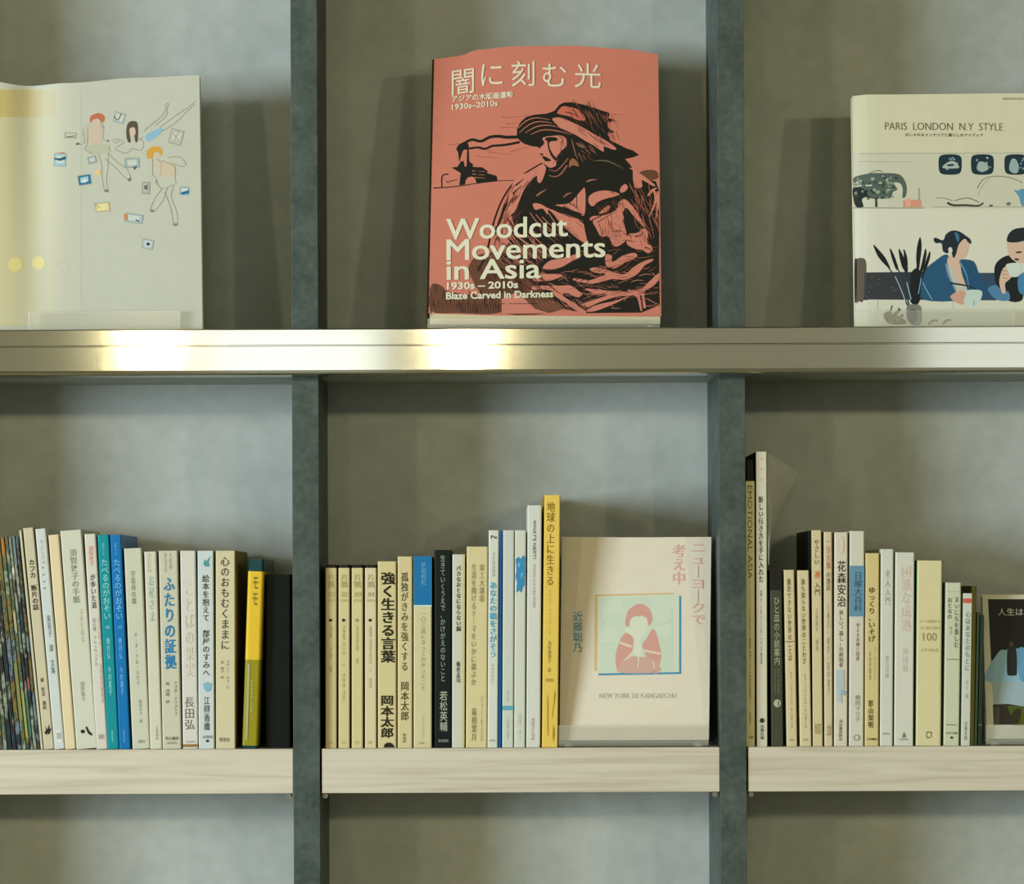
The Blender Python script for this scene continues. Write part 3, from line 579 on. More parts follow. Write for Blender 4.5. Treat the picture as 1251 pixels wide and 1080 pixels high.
class Print:
    """flat colour print lying on a cover: polygons in picture points, cut into columns so that they follow the bow"""
    def __init__(s, cover, parent, name='front_print'):
        s.c = cover; s.parent = parent; s.name = name; s.items = []; s.tf = (0, 0, 1.0); s.n = 0; s.hold = False
    def frame(s, ox, oy, k): s.tf = (ox, oy, k)
    def _t(s, pts): ox, oy, k = s.tf; return [(ox + a / k, oy + b / k) for a, b in pts]
    def poly(s, col, pts, bump=True):
        s.n += 0 if s.hold else 1; s.items.append((col, s._t(pts), s.n))
    def smooth(s, pts, closed=True, n=4):
        out = []; L = len(pts)
        rng = range(L) if closed else range(L - 1)
        for i in rng:
            if closed: p0, p1, p2, p3 = pts[i - 1], pts[i], pts[(i + 1) % L], pts[(i + 2) % L]
            else: p0, p1, p2, p3 = pts[max(i - 1, 0)], pts[i], pts[i + 1], pts[min(i + 2, L - 1)]
            for k in range(n):
                t = k / n
                out.append(tuple(0.5 * (2 * p1[a] + (p2[a] - p0[a]) * t + (2 * p0[a] - 5 * p1[a] + 4 * p2[a] - p3[a]) * t * t + (3 * p1[a] - p0[a] - 3 * p2[a] + p3[a]) * t ** 3) for a in (0, 1)))
        if not closed: out.append(pts[-1])
        return out
    def blob(s, col, pts): s.poly(col, s.smooth(pts))
    def stroke(s, col, pts, w0, w1=None, taper=False):
        """open stroke, widths in picture pixels"""
        w1 = w0 if w1 is None else w1
        k = s.tf[2]
        q = s.smooth(pts, False, 3) if len(pts) > 2 else list(pts)
        L = len(q); a, b = [], []
        for i, p in enumerate(q):
            p0 = q[max(i - 1, 0)]; p1 = q[min(i + 1, L - 1)]
            dx, dy = p1[0] - p0[0], p1[1] - p0[1]; l = math.hypot(dx, dy) or 1
            w = (w0 + (w1 - w0) * i / (L - 1)) * k / 2
            if taper: w *= 0.25 + 0.75 * math.sin(math.pi * (i + .5) / L)
            a.append((p[0] - dy / l * w, p[1] + dx / l * w)); b.append((p[0] + dy / l * w, p[1] - dx / l * w))
        s.n += 0 if s.hold else 1
        for i in range(L - 1): s.items.append((col, s._t([a[i], a[i + 1], b[i + 1], b[i]]), s.n))
    def hatch(s, col, area, ang, n, length, w0, w1=.3, bend=0.25, seed=1, jit=.2):
        """short tapered gouges inside an area, all on one layer"""
        r = random.Random(seed); s.n += 1; s.hold = True; k = s.tf[2]
        ax = [a for a, b in area]; ay = [b for a, b in area]; done = 0; tries = 0
        def inside(x, y):
            c = False
            for i in range(len(area)):
                (x1, y1), (x2, y2) = area[i - 1], area[i]
                if (y1 > y) != (y2 > y) and x < (x2 - x1) * (y - y1) / (y2 - y1) + x1: c = not c
            return c
        while done < n and tries < n * 20:
            tries += 1
            x, y = r.uniform(min(ax), max(ax)), r.uniform(min(ay), max(ay))
            if not inside(x, y): continue
            a = ang + r.uniform(-jit, jit); l = length * k * r.uniform(.6, 1.3) / 2; b = bend * l * r.uniform(-1, 1)
            dx, dy = math.cos(a) * l, math.sin(a) * l
            s.stroke(col, [(x - dx, y - dy), (x - dy / l * b, y + dx / l * b), (x + dx, y + dy)], r.uniform(w1, w0), w1, True); done += 1
        s.hold = False
    def build(s):
        cols = []; bm = bmesh.new(); lay = bm.verts.layers.float.new('o')
        for col, pts, n in s.items:
            if col not in cols: cols.append(col)
            d = [p for i, p in enumerate(pts) if p != pts[i - 1]]
            if len(d) < 3: continue
            vs = [bm.verts.new((a, -b, 0)) for a, b in d]
            for v in vs: v[lay] = n
            try: fc = bm.faces.new(vs)
            except ValueError: continue
            fc.material_index = cols.index(col)
        bmesh.ops.triangulate(bm, faces=[f for f in bm.faces if len(f.verts) > 4])
        for x in s.c.cuts():
            bmesh.ops.bisect_plane(bm, geom=list(bm.verts) + list(bm.edges) + list(bm.faces), plane_co=(x, 0, 0), plane_no=(1, 0, 0), dist=1e-5)
        y = s.c.yt - 4
        while y < s.c.yb + 4:
            bmesh.ops.bisect_plane(bm, geom=list(bm.verts) + list(bm.edges) + list(bm.faces), plane_co=(0, -y, 0), plane_no=(0, 1, 0), dist=1e-5)
            y += 18
        bm.normal_update()
        for f in bm.faces:
            if f.normal.z < 0: f.normal_flip()
        for v in bm.verts:
            p = s.c.pt(v.co.x, -v.co.y, -0.00012 - 0.0000015 * max(1, v[lay])) - s.parent.location
            v.co = p
        me = bpy.data.meshes.new(s.name); bm.to_mesh(me); bm.free()
        for c in cols: me.materials.append(ink(c))
        o = bpy.data.objects.new(s.name, me); COL.objects.link(o); o.parent = [q for q in s.parent.children if q.name.startswith('front_cover')][0]
        return o
def cover_text(cover, parent, body, box4, col, bold=0.0, vertical=False, name='lettering', off=None, rot=0.0, slant=None, res=3, space_line=1.0, heavy=0.0):
    off = off or cover.toff
    vs, fs = text_mesh(vert(body) if vertical else body, bold, space_line, res=res, align='CENTER')
    copies = [(0, 0)] if not heavy else [(-1, -.5), (1, -.5), (-1, .5), (1, .5), (0, 0)]
    x0, y0, x1, y1 = box4
    vs = fit(vs, x0, x1, -y1, -y0)
    if slant: vs = [(a, b - slant * (a - x0)) for a, b in vs]
    fs = orient(vs, fs)
    bm = bmesh.new()
    for ci, (ox, oy) in enumerate(copies):
        bv = [bm.verts.new((a + ox * heavy, b + oy * heavy, ci * 0.1)) for a, b in vs]
        for f in fs:
            try: bm.faces.new([bv[i] for i in f])
            except ValueError: pass
    for x in cover.cuts():
        if x0 < x < x1: bmesh.ops.bisect_plane(bm, geom=list(bm.verts) + list(bm.edges) + list(bm.faces), plane_co=(x, 0, 0), plane_no=(1, 0, 0), dist=1e-6)
    for v in bm.verts: v.co = cover.pt(v.co.x, -v.co.y, -off - v.co.z * 0.00008) - parent.location
    me = bpy.data.meshes.new(name); bm.to_mesh(me); bm.free(); me.materials.append(ink(col))
    o = bpy.data.objects.new(name, me); COL.objects.link(o); o.parent = [q for q in parent.children if q.name.startswith('front_cover')][0]
    return o
def face_book(name, label, cov, left, right, top, bot, col, thick, edge=None, spine=None, cat='book', pbot=None):
    pbot = pbot or bot
    bx = (P(left(cov.yb), cov.yb, cov.d0) + P(right(cov.yb), cov.yb, cov.d0)) / 2
    root = thing(name, label, cat, tuple(bx))
    parts = [cov.slab('front_cover', paper(col, 0.38), root, left, right, top, bot, 0.0, 0.0006),
             cov.slab('pages', M_PAGES, root, lambda y: left(y) + 1.5, lambda y: right(y) - 1.5, lambda u: top(u) + 2, lambda u: pbot(u) - 0.3, 0.0009, thick - 0.0006),
             cov.slab('back_cover', paper(edge or col, 0.4), root, left, right, top, pbot, thick - 0.0004, thick)]
    if spine:
        parts.append(cov.slab('spine', paper(spine, 0.4), root, lambda y: left(y) - 2.4, lambda y: left(y) - 0.1, lambda u: top(0) + 0.5, lambda u: pbot(0), 0.0004, thick))
    for o in parts: localize(o, root)
    return root
def stand(label, x0, x1, ylip, ybase, d0, d1, lean, zb, back_h=0.16, foot=0.0, lipb=0.0):
    """clear acrylic easel: base plate, front lip, leaning back rest, and little feet on some"""
    zb += 0.0001
    a = P(x0, ybase, d0).x; b = P(x1, ybase, d0).x; zl = P(x0, ylip, d0).z
    root = thing('book_stand', label, 'book stand', ((a + b) / 2, d0, zb))
    h = (b - a) / 2
    box('base_plate', -h, h, 0.0, d1 - d0, foot, foot + 0.002, M_ACR, root, 0.0004)
    box('front_lip', -h, h, -0.0026, -0.0001, foot * 0.3, zl - zb, M_ACR, root, 0.0005)
    if foot:
        for s in (-1, 1):
            for yy in (0.004, d1 - d0 - 0.012):
                n = 12; r = 0.004; v = []
                for z in (0.0, foot):
                    for k in range(n): v.append((s * (h - 0.010) + r * math.cos(2 * math.pi * k / n), yy + 0.003 + r * math.sin(2 * math.pi * k / n), z))
                mesh_obj('foot', v, [(k, (k + 1) % n, (k + 1) % n + n, k + n) for k in range(n)] + [tuple(range(n))[::-1], tuple(range(n, 2 * n))], M_ACR, root)
    y = d1 - d0; q = foot + 0.002; hw = h * .35
    v = [(-hw, y - .002, q), (hw, y - .002, q), (hw, y + lean * back_h, back_h), (-hw, y + lean * back_h, back_h),
         (-hw, y, q), (hw, y, q), (hw, y + .002 + lean * back_h, back_h), (-hw, y + .002 + lean * back_h, back_h)]
    mesh_obj('back_rest', v, [(0, 1, 2, 3), (4, 7, 6, 5), (0, 4, 5, 1), (3, 2, 6, 7), (0, 3, 7, 4), (1, 5, 6, 2)], M_ACR, root)
    return root

def lerp_tab(tab):
    def g(u):
        for (a, va), (b, vb) in zip(tab, tab[1:]):
            if u <= b:
                t = (u - a) / (b - a); t = t * t * (3 - 2 * t)
                return va + (vb - va) * t
        return tab[-1][1]
    return g
def REST(c, z, d):
    return lambda u: pyof(z, d, c.x0 + (c.x1 - c.x0) * u)
# ---- red woodcut catalogue
RX = lambda yb, yt, xb, xt: (lambda py: xb + (xt - xb) * (yb - py) / (yb - yt))
c = Cover(523, 807, 386, 56, 0.045, 0.090, bow=lambda u, t: 0.006 * (2 * u - 1) ** 2 * (0.4 + .6 * t))
c.toff = 0.0009
red = face_book('exhibition_catalogue', 'large salmon red softcover with a black woodcut of a hatted worker, standing face out', c,
    RX(386, 72, 523.5, 530.5), RX(386, 66, 808, 804), lerp_tab([(0, 72), (.10, 69), (.2, 60.5), (.36, 56.5), (.62, 56), (.85, 60), (1, 66)]),
    lerp_tab([(0, 383), (.3, 385.5), (1, 386.5)]), (202, 122, 102), 0.026, edge=(60, 40, 30), spine=(40, 26, 20), pbot=REST(c, Z_RT + 0.0105, 0.055))
WH = (222, 218, 190)
cover_text(c, red, '闇', (552, 87, 579, 117), WH, 0, slant=-0.14, name='title_lettering')
cover_text(c, red, 'に', (588, 79, 614, 105), WH, -.002, slant=-0.04, name='title_lettering')
cover_text(c, red, '刻', (625, 75, 653, 106), WH, 0, slant=-0.03, name='title_lettering')
cover_text(c, red, 'む', (663, 78, 692, 106), WH, -.002, name='title_lettering')
cover_text(c, red, '光', (702, 77, 734, 107), WH, 0, slant=0.03, name='title_lettering')
cover_text(c, red, 'アジアの木版画運動', (552, 117, 627, 125), WH, .022, slant=-0.075, name='subtitle_lettering')
cover_text(c, red, '1930s–2010s', (552, 127.5, 608, 134.5), WH, .02, slant=-0.09, name='subtitle_lettering')
cover_text(c, red, 'Woodcut', (546, 268, 693, 293), WH, 0, slant=-0.03, heavy=.62, name='title_lettering')
cover_text(c, red, 'Movements', (546, 293, 739, 318), WH, 0, slant=-0.02, heavy=.62, name='title_lettering')
cover_text(c, red, 'in Asia', (546, 318, 660, 342), WH, 0, slant=-0.02, heavy=.62, name='title_lettering')
cover_text(c, red, '1930s – 2010s', (546, 345, 633, 354), WH, .03, slant=-0.02, name='subtitle_lettering')
cover_text(c, red, 'Blaze Carved in Darkness', (545, 357, 676, 366), WH, .03, slant=-0.02, name='subtitle_lettering')
p = Print(c, red)
B = (26, 26, 20); S = (204, 126, 106); SD = (162, 86, 70); GY = (104, 66, 48)
# distant hills and field lines
p.frame(510, 40, 2.919)
p.blob(GY, [(790, 500), (815, 490), (850, 492), (858, 518), (820, 528), (800, 515)])
p.blob(GY, [(48, 905), (66, 895), (90, 905), (120, 925), (286, 950), (286, 1000), (150, 1000), (48, 992)])
p.blob(GY, [(205, 800), (300, 780), (420, 800), (470, 900), (520, 985), (300, 1000), (190, 870)])
# body: one big black mass from the shawl to the hands
p.poly(B, [(470, 470), (560, 440), (650, 450), (720, 455), (765, 490), (800, 520), (850, 530), (860, 560), (862, 660), (862, 820), (864, 970), (800, 998), (600, 1000), (520, 985), (460, 930), (400, 880), (330, 840), (300, 800), (330, 740), (345, 690), (335, 650), (345, 600), (390, 540), (430, 505)])
p.frame(640, 120, 7.2)
p.poly(B, [(-62, 330), (-60, 270), (-30, 210), (20, 165), (90, 145), (200, 135), (270, 110), (310, 60), (350, 38), (420, 35), (520, 55), (620, 85), (690, 110), (745, 125), (755, 150), (740, 170), (810, 200), (735, 215), (740, 260), (800, 300), (735, 310), (760, 370), (820, 400), (900, 440), (960, 460), (1015, 500), (960, 520), (890, 535), (930, 580), (955, 615), (860, 600), (700, 570), (500, 620), (380, 700), (250, 720), (200, 640), (150, 500), (130, 430), (60, 420), (0, 400), (-40, 370)])
for q in ([(600, 160), (560, 60), (500, 40)],): pass
# wind lines
p.frame(510, 40, 2.919)
for a in ([(300, 300), (340, 302), (400, 292)], [(315, 325), (370, 322)], [(298, 338), (365, 336)], [(690, 290), (730, 292)], [(690, 315), (720, 316)], [(250, 425), (330, 435)], [(210, 440), (290, 448)], [(220, 415), (270, 420)], [(330, 425), (400, 405)], [(110, 400), (150, 396)]):
    p.stroke(SD, a, 1.0, .4)
# smoke and factory
p.frame(510, 60, 5.682)
p.stroke(B, [(700, 610), (620, 612), (560, 605), (500, 612), (440, 640), (380, 628), (330, 650), (290, 670)], 4.0, 3.0)
p.stroke(B, [(710, 645), (640, 660), (580, 668), (520, 672), (470, 692), (420, 682), (360, 690), (310, 680)], 3.0, 2.4)
p.blob(B, [(270, 690), (300, 655), (350, 655), (352, 700), (320, 700), (300, 750), (290, 780), (282, 720)])
p.poly(B, [(345, 700), (356, 700), (360, 780), (385, 800), (385, 830), (340, 830)])
p.poly(B, [(300, 780), (320, 775), (330, 830), (270, 830)])
p.poly(B, [(235, 822), (300, 815), (450, 820), (490, 850), (480, 860), (550, 880), (556, 915), (410, 930), (400, 900), (380, 885), (350, 890), (335, 910), (330, 940), (290, 945), (300, 860)])
for yy in (845, 868, 890): p.stroke(S, [(380, yy), (470, yy + 6)], 0.7, .3)
p.stroke(B, [(170, 960), (172, 880), (215, 868)], 1.6); p.stroke(B, [(200, 925), (275, 905)], .9); p.stroke(SD, [(185, 900), (220, 935)], .8)
p.stroke(B, [(110, 965), (220, 958), (330, 945), (410, 932), (560, 915), (680, 912)], 1.4, .8)
# shoulder lines
p.frame(510, 40, 2.919)
p.stroke(B, [(445, 465), (385, 500), (335, 545), (300, 600), (275, 665), (262, 715), (245, 790), (215, 850)], 1.6, 2.6)
p.stroke(B, [(335, 570), (305, 640), (285, 700), (300, 780)], 3.0, 2.0)
for i in range(9):
    p.stroke(B, [(330 - i * 6, 600 + i * 30), (350 - i * 4, 640 + i * 26), (380 - i * 2, 690 + i * 22)], 2.6, 1.0, True)
p.blob(S, [(350, 520), (390, 500), (420, 500), (380, 560), (345, 640), (318, 640), (330, 570)])
for a in ([(350, 545), (380, 520)], [(340, 575), (372, 545)], [(335, 605), (360, 580)]): p.stroke(B, a, 2.2, .8)
# hat highlights, face
p.frame(640, 120, 7.2)
p.blob(S, [(250, 180), (330, 172), (430, 215), (520, 258), (620, 318), (720, 372), (812, 440), (785, 452), (705, 425), (700, 470), (620, 420), (540, 375), (450, 320), (340, 275), (290, 232)])
p.blob((196, 104, 84), [(292, 128), (340, 72), (420, 82), (480, 100), (525, 150), (540, 195), (470, 190), (400, 160), (330, 145)])
for a in ([(360, 120), (440, 140), (500, 180)], [(420, 100), (460, 130), (470, 180)], [(500, 120), (520, 170)]): p.stroke(B, a, 1.6, .6, True)
for a in ([(-50, 265), (20, 200), (110, 172), (230, 190)], [(-40, 305), (50, 230), (150, 205), (280, 225)], [(10, 305), (110, 250), (220, 238), (330, 262)], [(60, 320), (160, 280), (280, 285), (420, 320)]):
    p.stroke((186, 110, 84), a, 1.5, 1.0, True)
for a in ([(540, 100), (580, 180), (600, 260)], [(570, 110), (610, 180), (630, 230)], [(640, 130), (660, 200)]): p.stroke((150, 86, 70), a, 1.4, .4, True)
for a in ([(560, 300), (640, 370), (690, 400)], [(620, 330), (700, 390), (760, 420)], [(480, 280), (560, 340)]): p.stroke((70, 34, 26), a, 1.3, .5, True)
p.stroke((150, 96, 76), [(420, 360), (440, 440), (470, 540)], 1.6, .8, True); p.stroke((150, 96, 76), [(480, 480), (520, 560)], 1.4, .6, True)
p.blob((120, 84, 66), [(460, 395), (520, 410), (545, 440), (490, 430)])
p.blob(S, [(165, 350), (240, 332), (330, 330), (372, 360), (372, 430), (335, 490), (300, 540), (285, 590), (235, 612), (195, 590), (170, 560), (150, 520), (160, 492), (122, 468), (150, 430), (180, 395)])
p.blob(B, [(185, 352), (250, 340), (300, 356), (270, 372), (235, 382), (222, 400), (232, 450), (262, 500), (292, 536), (275, 548), (235, 500), (212, 430), (205, 380)])
p.blob(B, [(160, 508), (205, 522), (240, 548), (200, 556), (180, 545)])
p.blob(B, [(300, 500), (370, 430), (395, 470), (340, 560), (290, 600), (285, 560)])
p.blob(B, [(235, 352), (285, 350), (292, 372), (250, 376)])
p.blob(B, [(145, 485), (175, 492), (165, 500), (148, 498)])
# collar and neck
p.blob(S, [(140, 590), (190, 600), (185, 660), (150, 740), (120, 730), (118, 650)])
p.stroke((150, 90, 70), [(380, 590), (330, 660), (280, 690), (220, 680)], 2.2, 1.0)
p.stroke((150, 90, 70), [(390, 530), (330, 600), (280, 640), (220, 630)], 1.6, .8)
p.blob((150, 96, 66), [(400, 560), (430, 530), (470, 560), (480, 600), (430, 590), (400, 610)])
p.stroke((160, 100, 80), [(110, 860), (150, 830), (200, 800)], 3.0, 1.0, True)
p.stroke((160, 100, 80), [(350, 870), (380, 845), (420, 830)], 3.0, 1.0, True)
p.stroke((160, 110, 90), [(550, 735), (590, 720), (640, 715)], 2.6, 1.0, True)
p.stroke((110, 100, 80), [(620, 550), (720, 550), (800, 580), (880, 620)], 1.8, .8, True)
# second face on the right
p.blob(S, [(570, 870), (620, 830), (700, 812), (780, 820), (840, 845), (780, 870), (700, 890), (640, 920), (610, 950), (575, 930)])
p.blob(S, [(850, 790), (890, 755), (915, 785), (890, 820), (850, 830)])
p.blob(S, [(600, 1040), (700, 1030), (800, 990), (860, 900), (900, 895), (960, 960), (1030, 1080), (1000, 1090), (930, 990), (890, 950), (870, 1000), (860, 1080), (600, 1080)])
p.blob((196, 120, 92), [(690, 980), (730, 950), (760, 950), (740, 990), (700, 1010), (660, 1015)])
# right sleeve hatching
p.blob(S, [(960, 640), (1020, 660), (1150, 760), (1130, 770), (1040, 720), (1040, 780), (975, 780)])
for a in ([(1090, 860), (1130, 810), (1170, 790)], [(1140, 800), (1160, 900), (1100, 1050)], [(1175, 820), (1180, 920), (1160, 1060)], [(1060, 720), (1120, 740)]): p.stroke(S, a, 4.2, 2.0, True)
# pink shapes of chest and hands
p.frame(660, 240, 6.748)
p.blob(S, [(-60, 60), (0, 62), (60, 95), (160, 130), (260, 165), (345, 200), (370, 290), (385, 380), (340, 370), (240, 290), (150, 190), (70, 110), (60, 150), (20, 100), (-40, 110)])
p.blob(S, [(120, 70), (240, 55), (330, -40), (370, -60), (365, 150), (300, 130), (220, 95)])
for a in ([(120, 75), (240, 110), (360, 150)], [(80, 95), (200, 150), (360, 200)], [(300, -40), (300, 100)], [(240, 55), (300, 90)]): p.stroke(B, a, 1.3, .7)
p.blob(S, [(440, 200), (560, 150), (650, 100), (640, 60), (680, 25), (720, 40), (790, 120), (862, 245), (850, 250), (770, 160), (720, 100), (690, 110), (680, 180), (700, 260), (715, 330), (700, 370), (640, 410), (600, 400), (560, 330), (500, 330), (460, 260)])
p.stroke(B, [(420, 200), (520, 150), (640, 90)], 1.4, .7); p.stroke(B, [(470, 215), (560, 160), (620, 130)], 1.0, .5)
for i in range(7): p.stroke((150, 80, 64), [(490 + i * 22, 220 + i * 6), (500 + i * 22, 290 + i * 4), (520 + i * 20, 320 + i * 6)], .9, .4, True)
p.blob(B, [(700, 120), (760, 150), (840, 250), (820, 280), (760, 290), (720, 290), (690, 220)])
p.blob(S, [(730, 310), (800, 300), (850, 265), (890, 290), (880, 380), (920, 410), (920, 450), (880, 465), (840, 440), (790, 435), (720, 400), (712, 350)])
p.stroke(B, [(780, 330), (830, 320), (850, 290)], 1.8, .8); p.stroke(B, [(860, 420), (900, 430), (915, 455)], 1.6, .6)
p.blob(S, [(20, 590), (80, 530), (180, 510), (320, 470), (330, 500), (250, 540), (180, 580), (100, 600)])
p.blob(S, [(-40, 640), (60, 640), (160, 640), (180, 655), (100, 690), (0, 700), (-60, 690)])
p.blob(S, [(540, 560), (540, 480), (590, 490), (595, 540), (680, 490), (770, 465), (800, 490), (760, 520), (690, 550), (620, 590), (570, 585)])
p.blob(S, [(410, 595), (470, 585), (540, 600), (620, 630), (700, 640), (760, 590), (840, 540), (920, 515), (930, 530), (860, 570), (800, 640), (700, 685), (600, 680), (520, 700), (430, 720), (350, 710), (270, 690), (290, 675), (400, 690), (470, 670), (540, 640), (440, 625)])
p.blob(S, [(-60, 740), (60, 735), (180, 735), (250, 735), (330, 790), (345, 815), (300, 830), (230, 800), (190, 800), (200, 830), (280, 880), (380, 950), (330, 960), (230, 890), (120, 820), (100, 780), (0, 765), (-60, 770)])
p.blob(S, [(370, 760), (480, 770), (600, 780), (740, 790), (760, 815), (640, 825), (520, 860), (400, 905), (340, 890), (420, 860), (560, 810), (450, 800)])
p.blob(S, [(720, 770), (820, 770), (900, 700), (975, 635), (980, 680), (930, 740), (860, 790), (870, 910), (850, 915), (840, 830), (820, 820), (840, 935), (825, 935), (800, 840), (760, 810)])
p.blob(S, [(380, 940), (480, 890), (620, 860), (740, 815), (700, 840), (620, 880), (500, 930), (420, 950)])
p.blob(S, [(830, 965), (900, 945), (975, 908), (985, 965)])
for i in range(12): p.stroke((150, 96, 70), [(-40 + i * 34, 850 + (i % 3) * 6), (0 + i * 34, 900), (60 + i * 34, 945)], 1.3, .5, True)
for i in range(8): p.stroke((120, 76, 56), [(380 + i * 34, 720 + (i % 3) * 8), (430 + i * 30, 740 + (i % 2) * 10)], 1.3, .5, True)
for i in range(6): p.stroke(B, [(130 + i * 50, 690 + i * 3), (180 + i * 50, 670), (220 + i * 46, 660)], 1.4, .5, True)
p.frame(510, 40, 2.919)
for i in range(16): p.stroke((60, 40, 30), [(150 + i * 9, 960 + (i % 3) * 4), (155 + i * 9, 1000)], 1.0, .5)
for i in range(14): p.stroke((70, 36, 28), [(210 + i * 15, 830 + (i % 4) * 8), (250 + i * 16, 880 + (i % 3) * 9), (300 + i * 17, 930 + (i % 4) * 10)], 1.6, .6, True)
for i in range(10): p.stroke(S, [(250 + i * 16, 700 + (i % 4) * 10), (290 + i * 18, 760 + (i % 3) * 8), (330 + i * 20, 800)], 1.3, .4, True)
for i in range(6): p.stroke(S, [(400 + i * 22, 640 + (i % 3) * 8), (440 + i * 20, 690), (500 + i * 16, 720 + (i % 2) * 12)], 1.3, .4, True)
p.poly(S, [(300, 950), (355, 925), (420, 985), (470, 1000), (300, 1002)]); p.stroke(B, [(300, 966), (430, 966)], .8)
D2 = (120, 66, 52); D3 = (168, 94, 76)
p.hatch(D3, [(640, 290), (700, 300), (720, 380), (680, 400), (600, 330)], 1.2, 14, 14, 1.2, .3, seed=2)
p.hatch(D2, [(540, 255), (640, 260), (680, 330), (620, 350), (520, 300)], .9, 26, 14, 1.3, .3, seed=3)
p.hatch(B, [(470, 320), (560, 300), (700, 380), (640, 420), (520, 350)], .55, 16, 14, 1.0, .3, seed=4)
p.hatch(D2, [(300, 560), (420, 500), (380, 600), (340, 720), (270, 760)], -1.0, 26, 16, 1.5, .4, seed=5)
p.hatch(B, [(430, 600), (560, 570), (600, 700), (560, 760), (450, 720)], .8, 26, 14, 1.1, .3, seed=6)
p.hatch(D3, [(330, 720), (480, 700), (520, 780), (420, 860), (300, 800)], .8, 30, 16, 1.4, .4, seed=7)
p.hatch(S, [(230, 760), (420, 720), (460, 840), (300, 860)], .9, 26, 17, 1.5, .4, seed=8)
p.hatch(D2, [(620, 590), (740, 600), (760, 740), (660, 760)], 1.3, 40, 13, 1.1, .3, seed=9)
p.hatch(B, [(620, 560), (730, 560), (740, 620), (640, 640)], .4, 12, 10, 1.0, .3, seed=10)
p.hatch(D3, [(760, 560), (860, 560), (862, 700), (800, 760)], 1.2, 34, 20, 1.7, .4, seed=11)
p.hatch(B, [(700, 640), (780, 640), (830, 780), (700, 800)], .2, 20, 12, 1.2, .3, seed=12)
p.hatch(B, [(560, 760), (860, 760), (860, 960), (560, 940)], -.25, 70, 15, 1.2, .3, seed=13)
p.hatch(S, [(420, 860), (860, 840), (862, 990), (520, 985)], .25, 46, 16, 1.3, .3, seed=14, jit=.5)
p.hatch(D3, [(400, 780), (860, 760), (862, 990), (480, 960)], -.3, 60, 16, 1.4, .3, seed=15, jit=.5)
p.hatch((58, 38, 30), [(36, 900), (290, 940), (290, 995), (36, 998)], 1.5, 50, 9, 1.3, .4, seed=16)
p.hatch((58, 38, 30), [(210, 800), (440, 800), (500, 960), (330, 940)], 1.0, 60, 14, 1.5, .4, seed=17)
p.hatch(B, [(330, 560), (360, 540), (320, 640), (290, 760), (262, 760), (290, 650)], 1.9, 14, 16, 1.4, .4, seed=18)
p.frame(640, 120, 7.2)
p.hatch(D2, [(300, 380), (372, 360), (360, 470), (290, 580), (250, 560), (300, 480)], 2.0, 14, 5, .9, .3, seed=20)
p.hatch(B, [(180, 350), (330, 330), (370, 360), (330, 380), (200, 372)], .1, 8, 6, .8, .3, seed=21)
p.hatch(D3, [(420, 380), (540, 390), (700, 500), (560, 540), (440, 520)], .7, 16, 8, 1.0, .3, seed=22)
p.build()
stand('clear acrylic stand with shallow lip under the salmon red catalogue', 522, 806, 389, 399, 0.036, 0.088, 0.17, Z_RT, 0.15, foot=0.008)

# ---- wide white picture book, top left
LX = RX(400, 100, -96, -96)
c = Cover(-96, 247, 401, 95, 0.030, 0.066, bow=lambda u, t: 0.010 * math.exp(-((u - .40) / .07) ** 2) * (.3 + .7 * t), colstep=3)
wb = face_book('picture_book', 'wide white softcover with a drawing of three reading girls and small scattered books', c,
    lambda py: -96, RX(401, 92, 247.5, 243.5), lerp_tab([(0, 93), (.2, 97), (.39, 105), (.52, 101.5), (.78, 95), (1, 92)]), REST(c, Z_RT + 0.0024, 0.032), (194, 194, 178), 0.014)
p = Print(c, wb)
for k in range(12):      # yellow strips down the left part, fading to the right
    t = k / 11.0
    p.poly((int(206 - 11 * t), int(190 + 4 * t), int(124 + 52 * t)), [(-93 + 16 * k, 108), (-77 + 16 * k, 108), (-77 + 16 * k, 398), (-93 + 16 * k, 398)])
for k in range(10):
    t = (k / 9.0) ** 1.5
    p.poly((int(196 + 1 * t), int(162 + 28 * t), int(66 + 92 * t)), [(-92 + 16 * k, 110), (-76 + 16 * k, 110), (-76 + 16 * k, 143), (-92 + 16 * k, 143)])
p.frame(60, 115, 5.537)
SK = (206, 186, 164); LN = (150, 140, 120)
YE = (222, 198, 120)
def fig(st): 
    for a in st: p.stroke(LN, a, .8, .6)
p.blob((190, 112, 76), [(275, 180), (285, 145), (340, 128), (375, 150), (372, 185), (350, 190), (330, 165), (300, 175), (285, 195)])
p.blob(SK, [(290, 180), (330, 170), (350, 190), (340, 215), (305, 215)])
p.blob((188, 186, 168), [(225, 240), (250, 205), (280, 205), (265, 250), (250, 330), (230, 320)])
p.blob((204, 184, 160), [(270, 225), (340, 215), (355, 260), (345, 340), (290, 345), (262, 300)])
p.blob((186, 184, 160), [(255, 350), (380, 335), (410, 370), (400, 400), (290, 405), (250, 380)])
fig([[(340, 190), (370, 215), (365, 300), (400, 318)], [(225, 240), (240, 330), (190, 338)], [(262, 230), (260, 330), (240, 375), (300, 405)], [(330, 405), (355, 470), (360, 560), (372, 640), (400, 655)],
     [(400, 400), (398, 500), (388, 580), (400, 655)], [(380, 440), (450, 500), (520, 570), (550, 580)], [(400, 400), (460, 460), (530, 510), (552, 570)], [(350, 205), (372, 240)], [(405, 350), (410, 390)]])
p.blob((100, 96, 84), [(180, 335), (200, 328), (206, 340), (188, 345)]); p.blob((100, 96, 84), [(385, 318), (402, 310), (404, 322)])
p.blob((130, 122, 100), [(372, 650), (400, 645), (402, 662), (380, 662)]); p.blob((130, 122, 100), [(530, 575), (555, 565), (552, 588), (538, 590)])
p.blob((92, 78, 68), [(525, 220), (540, 190), (575, 182), (600, 205), (600, 310), (585, 325), (575, 280), (560, 230), (545, 260), (552, 320), (535, 325), (522, 280)])
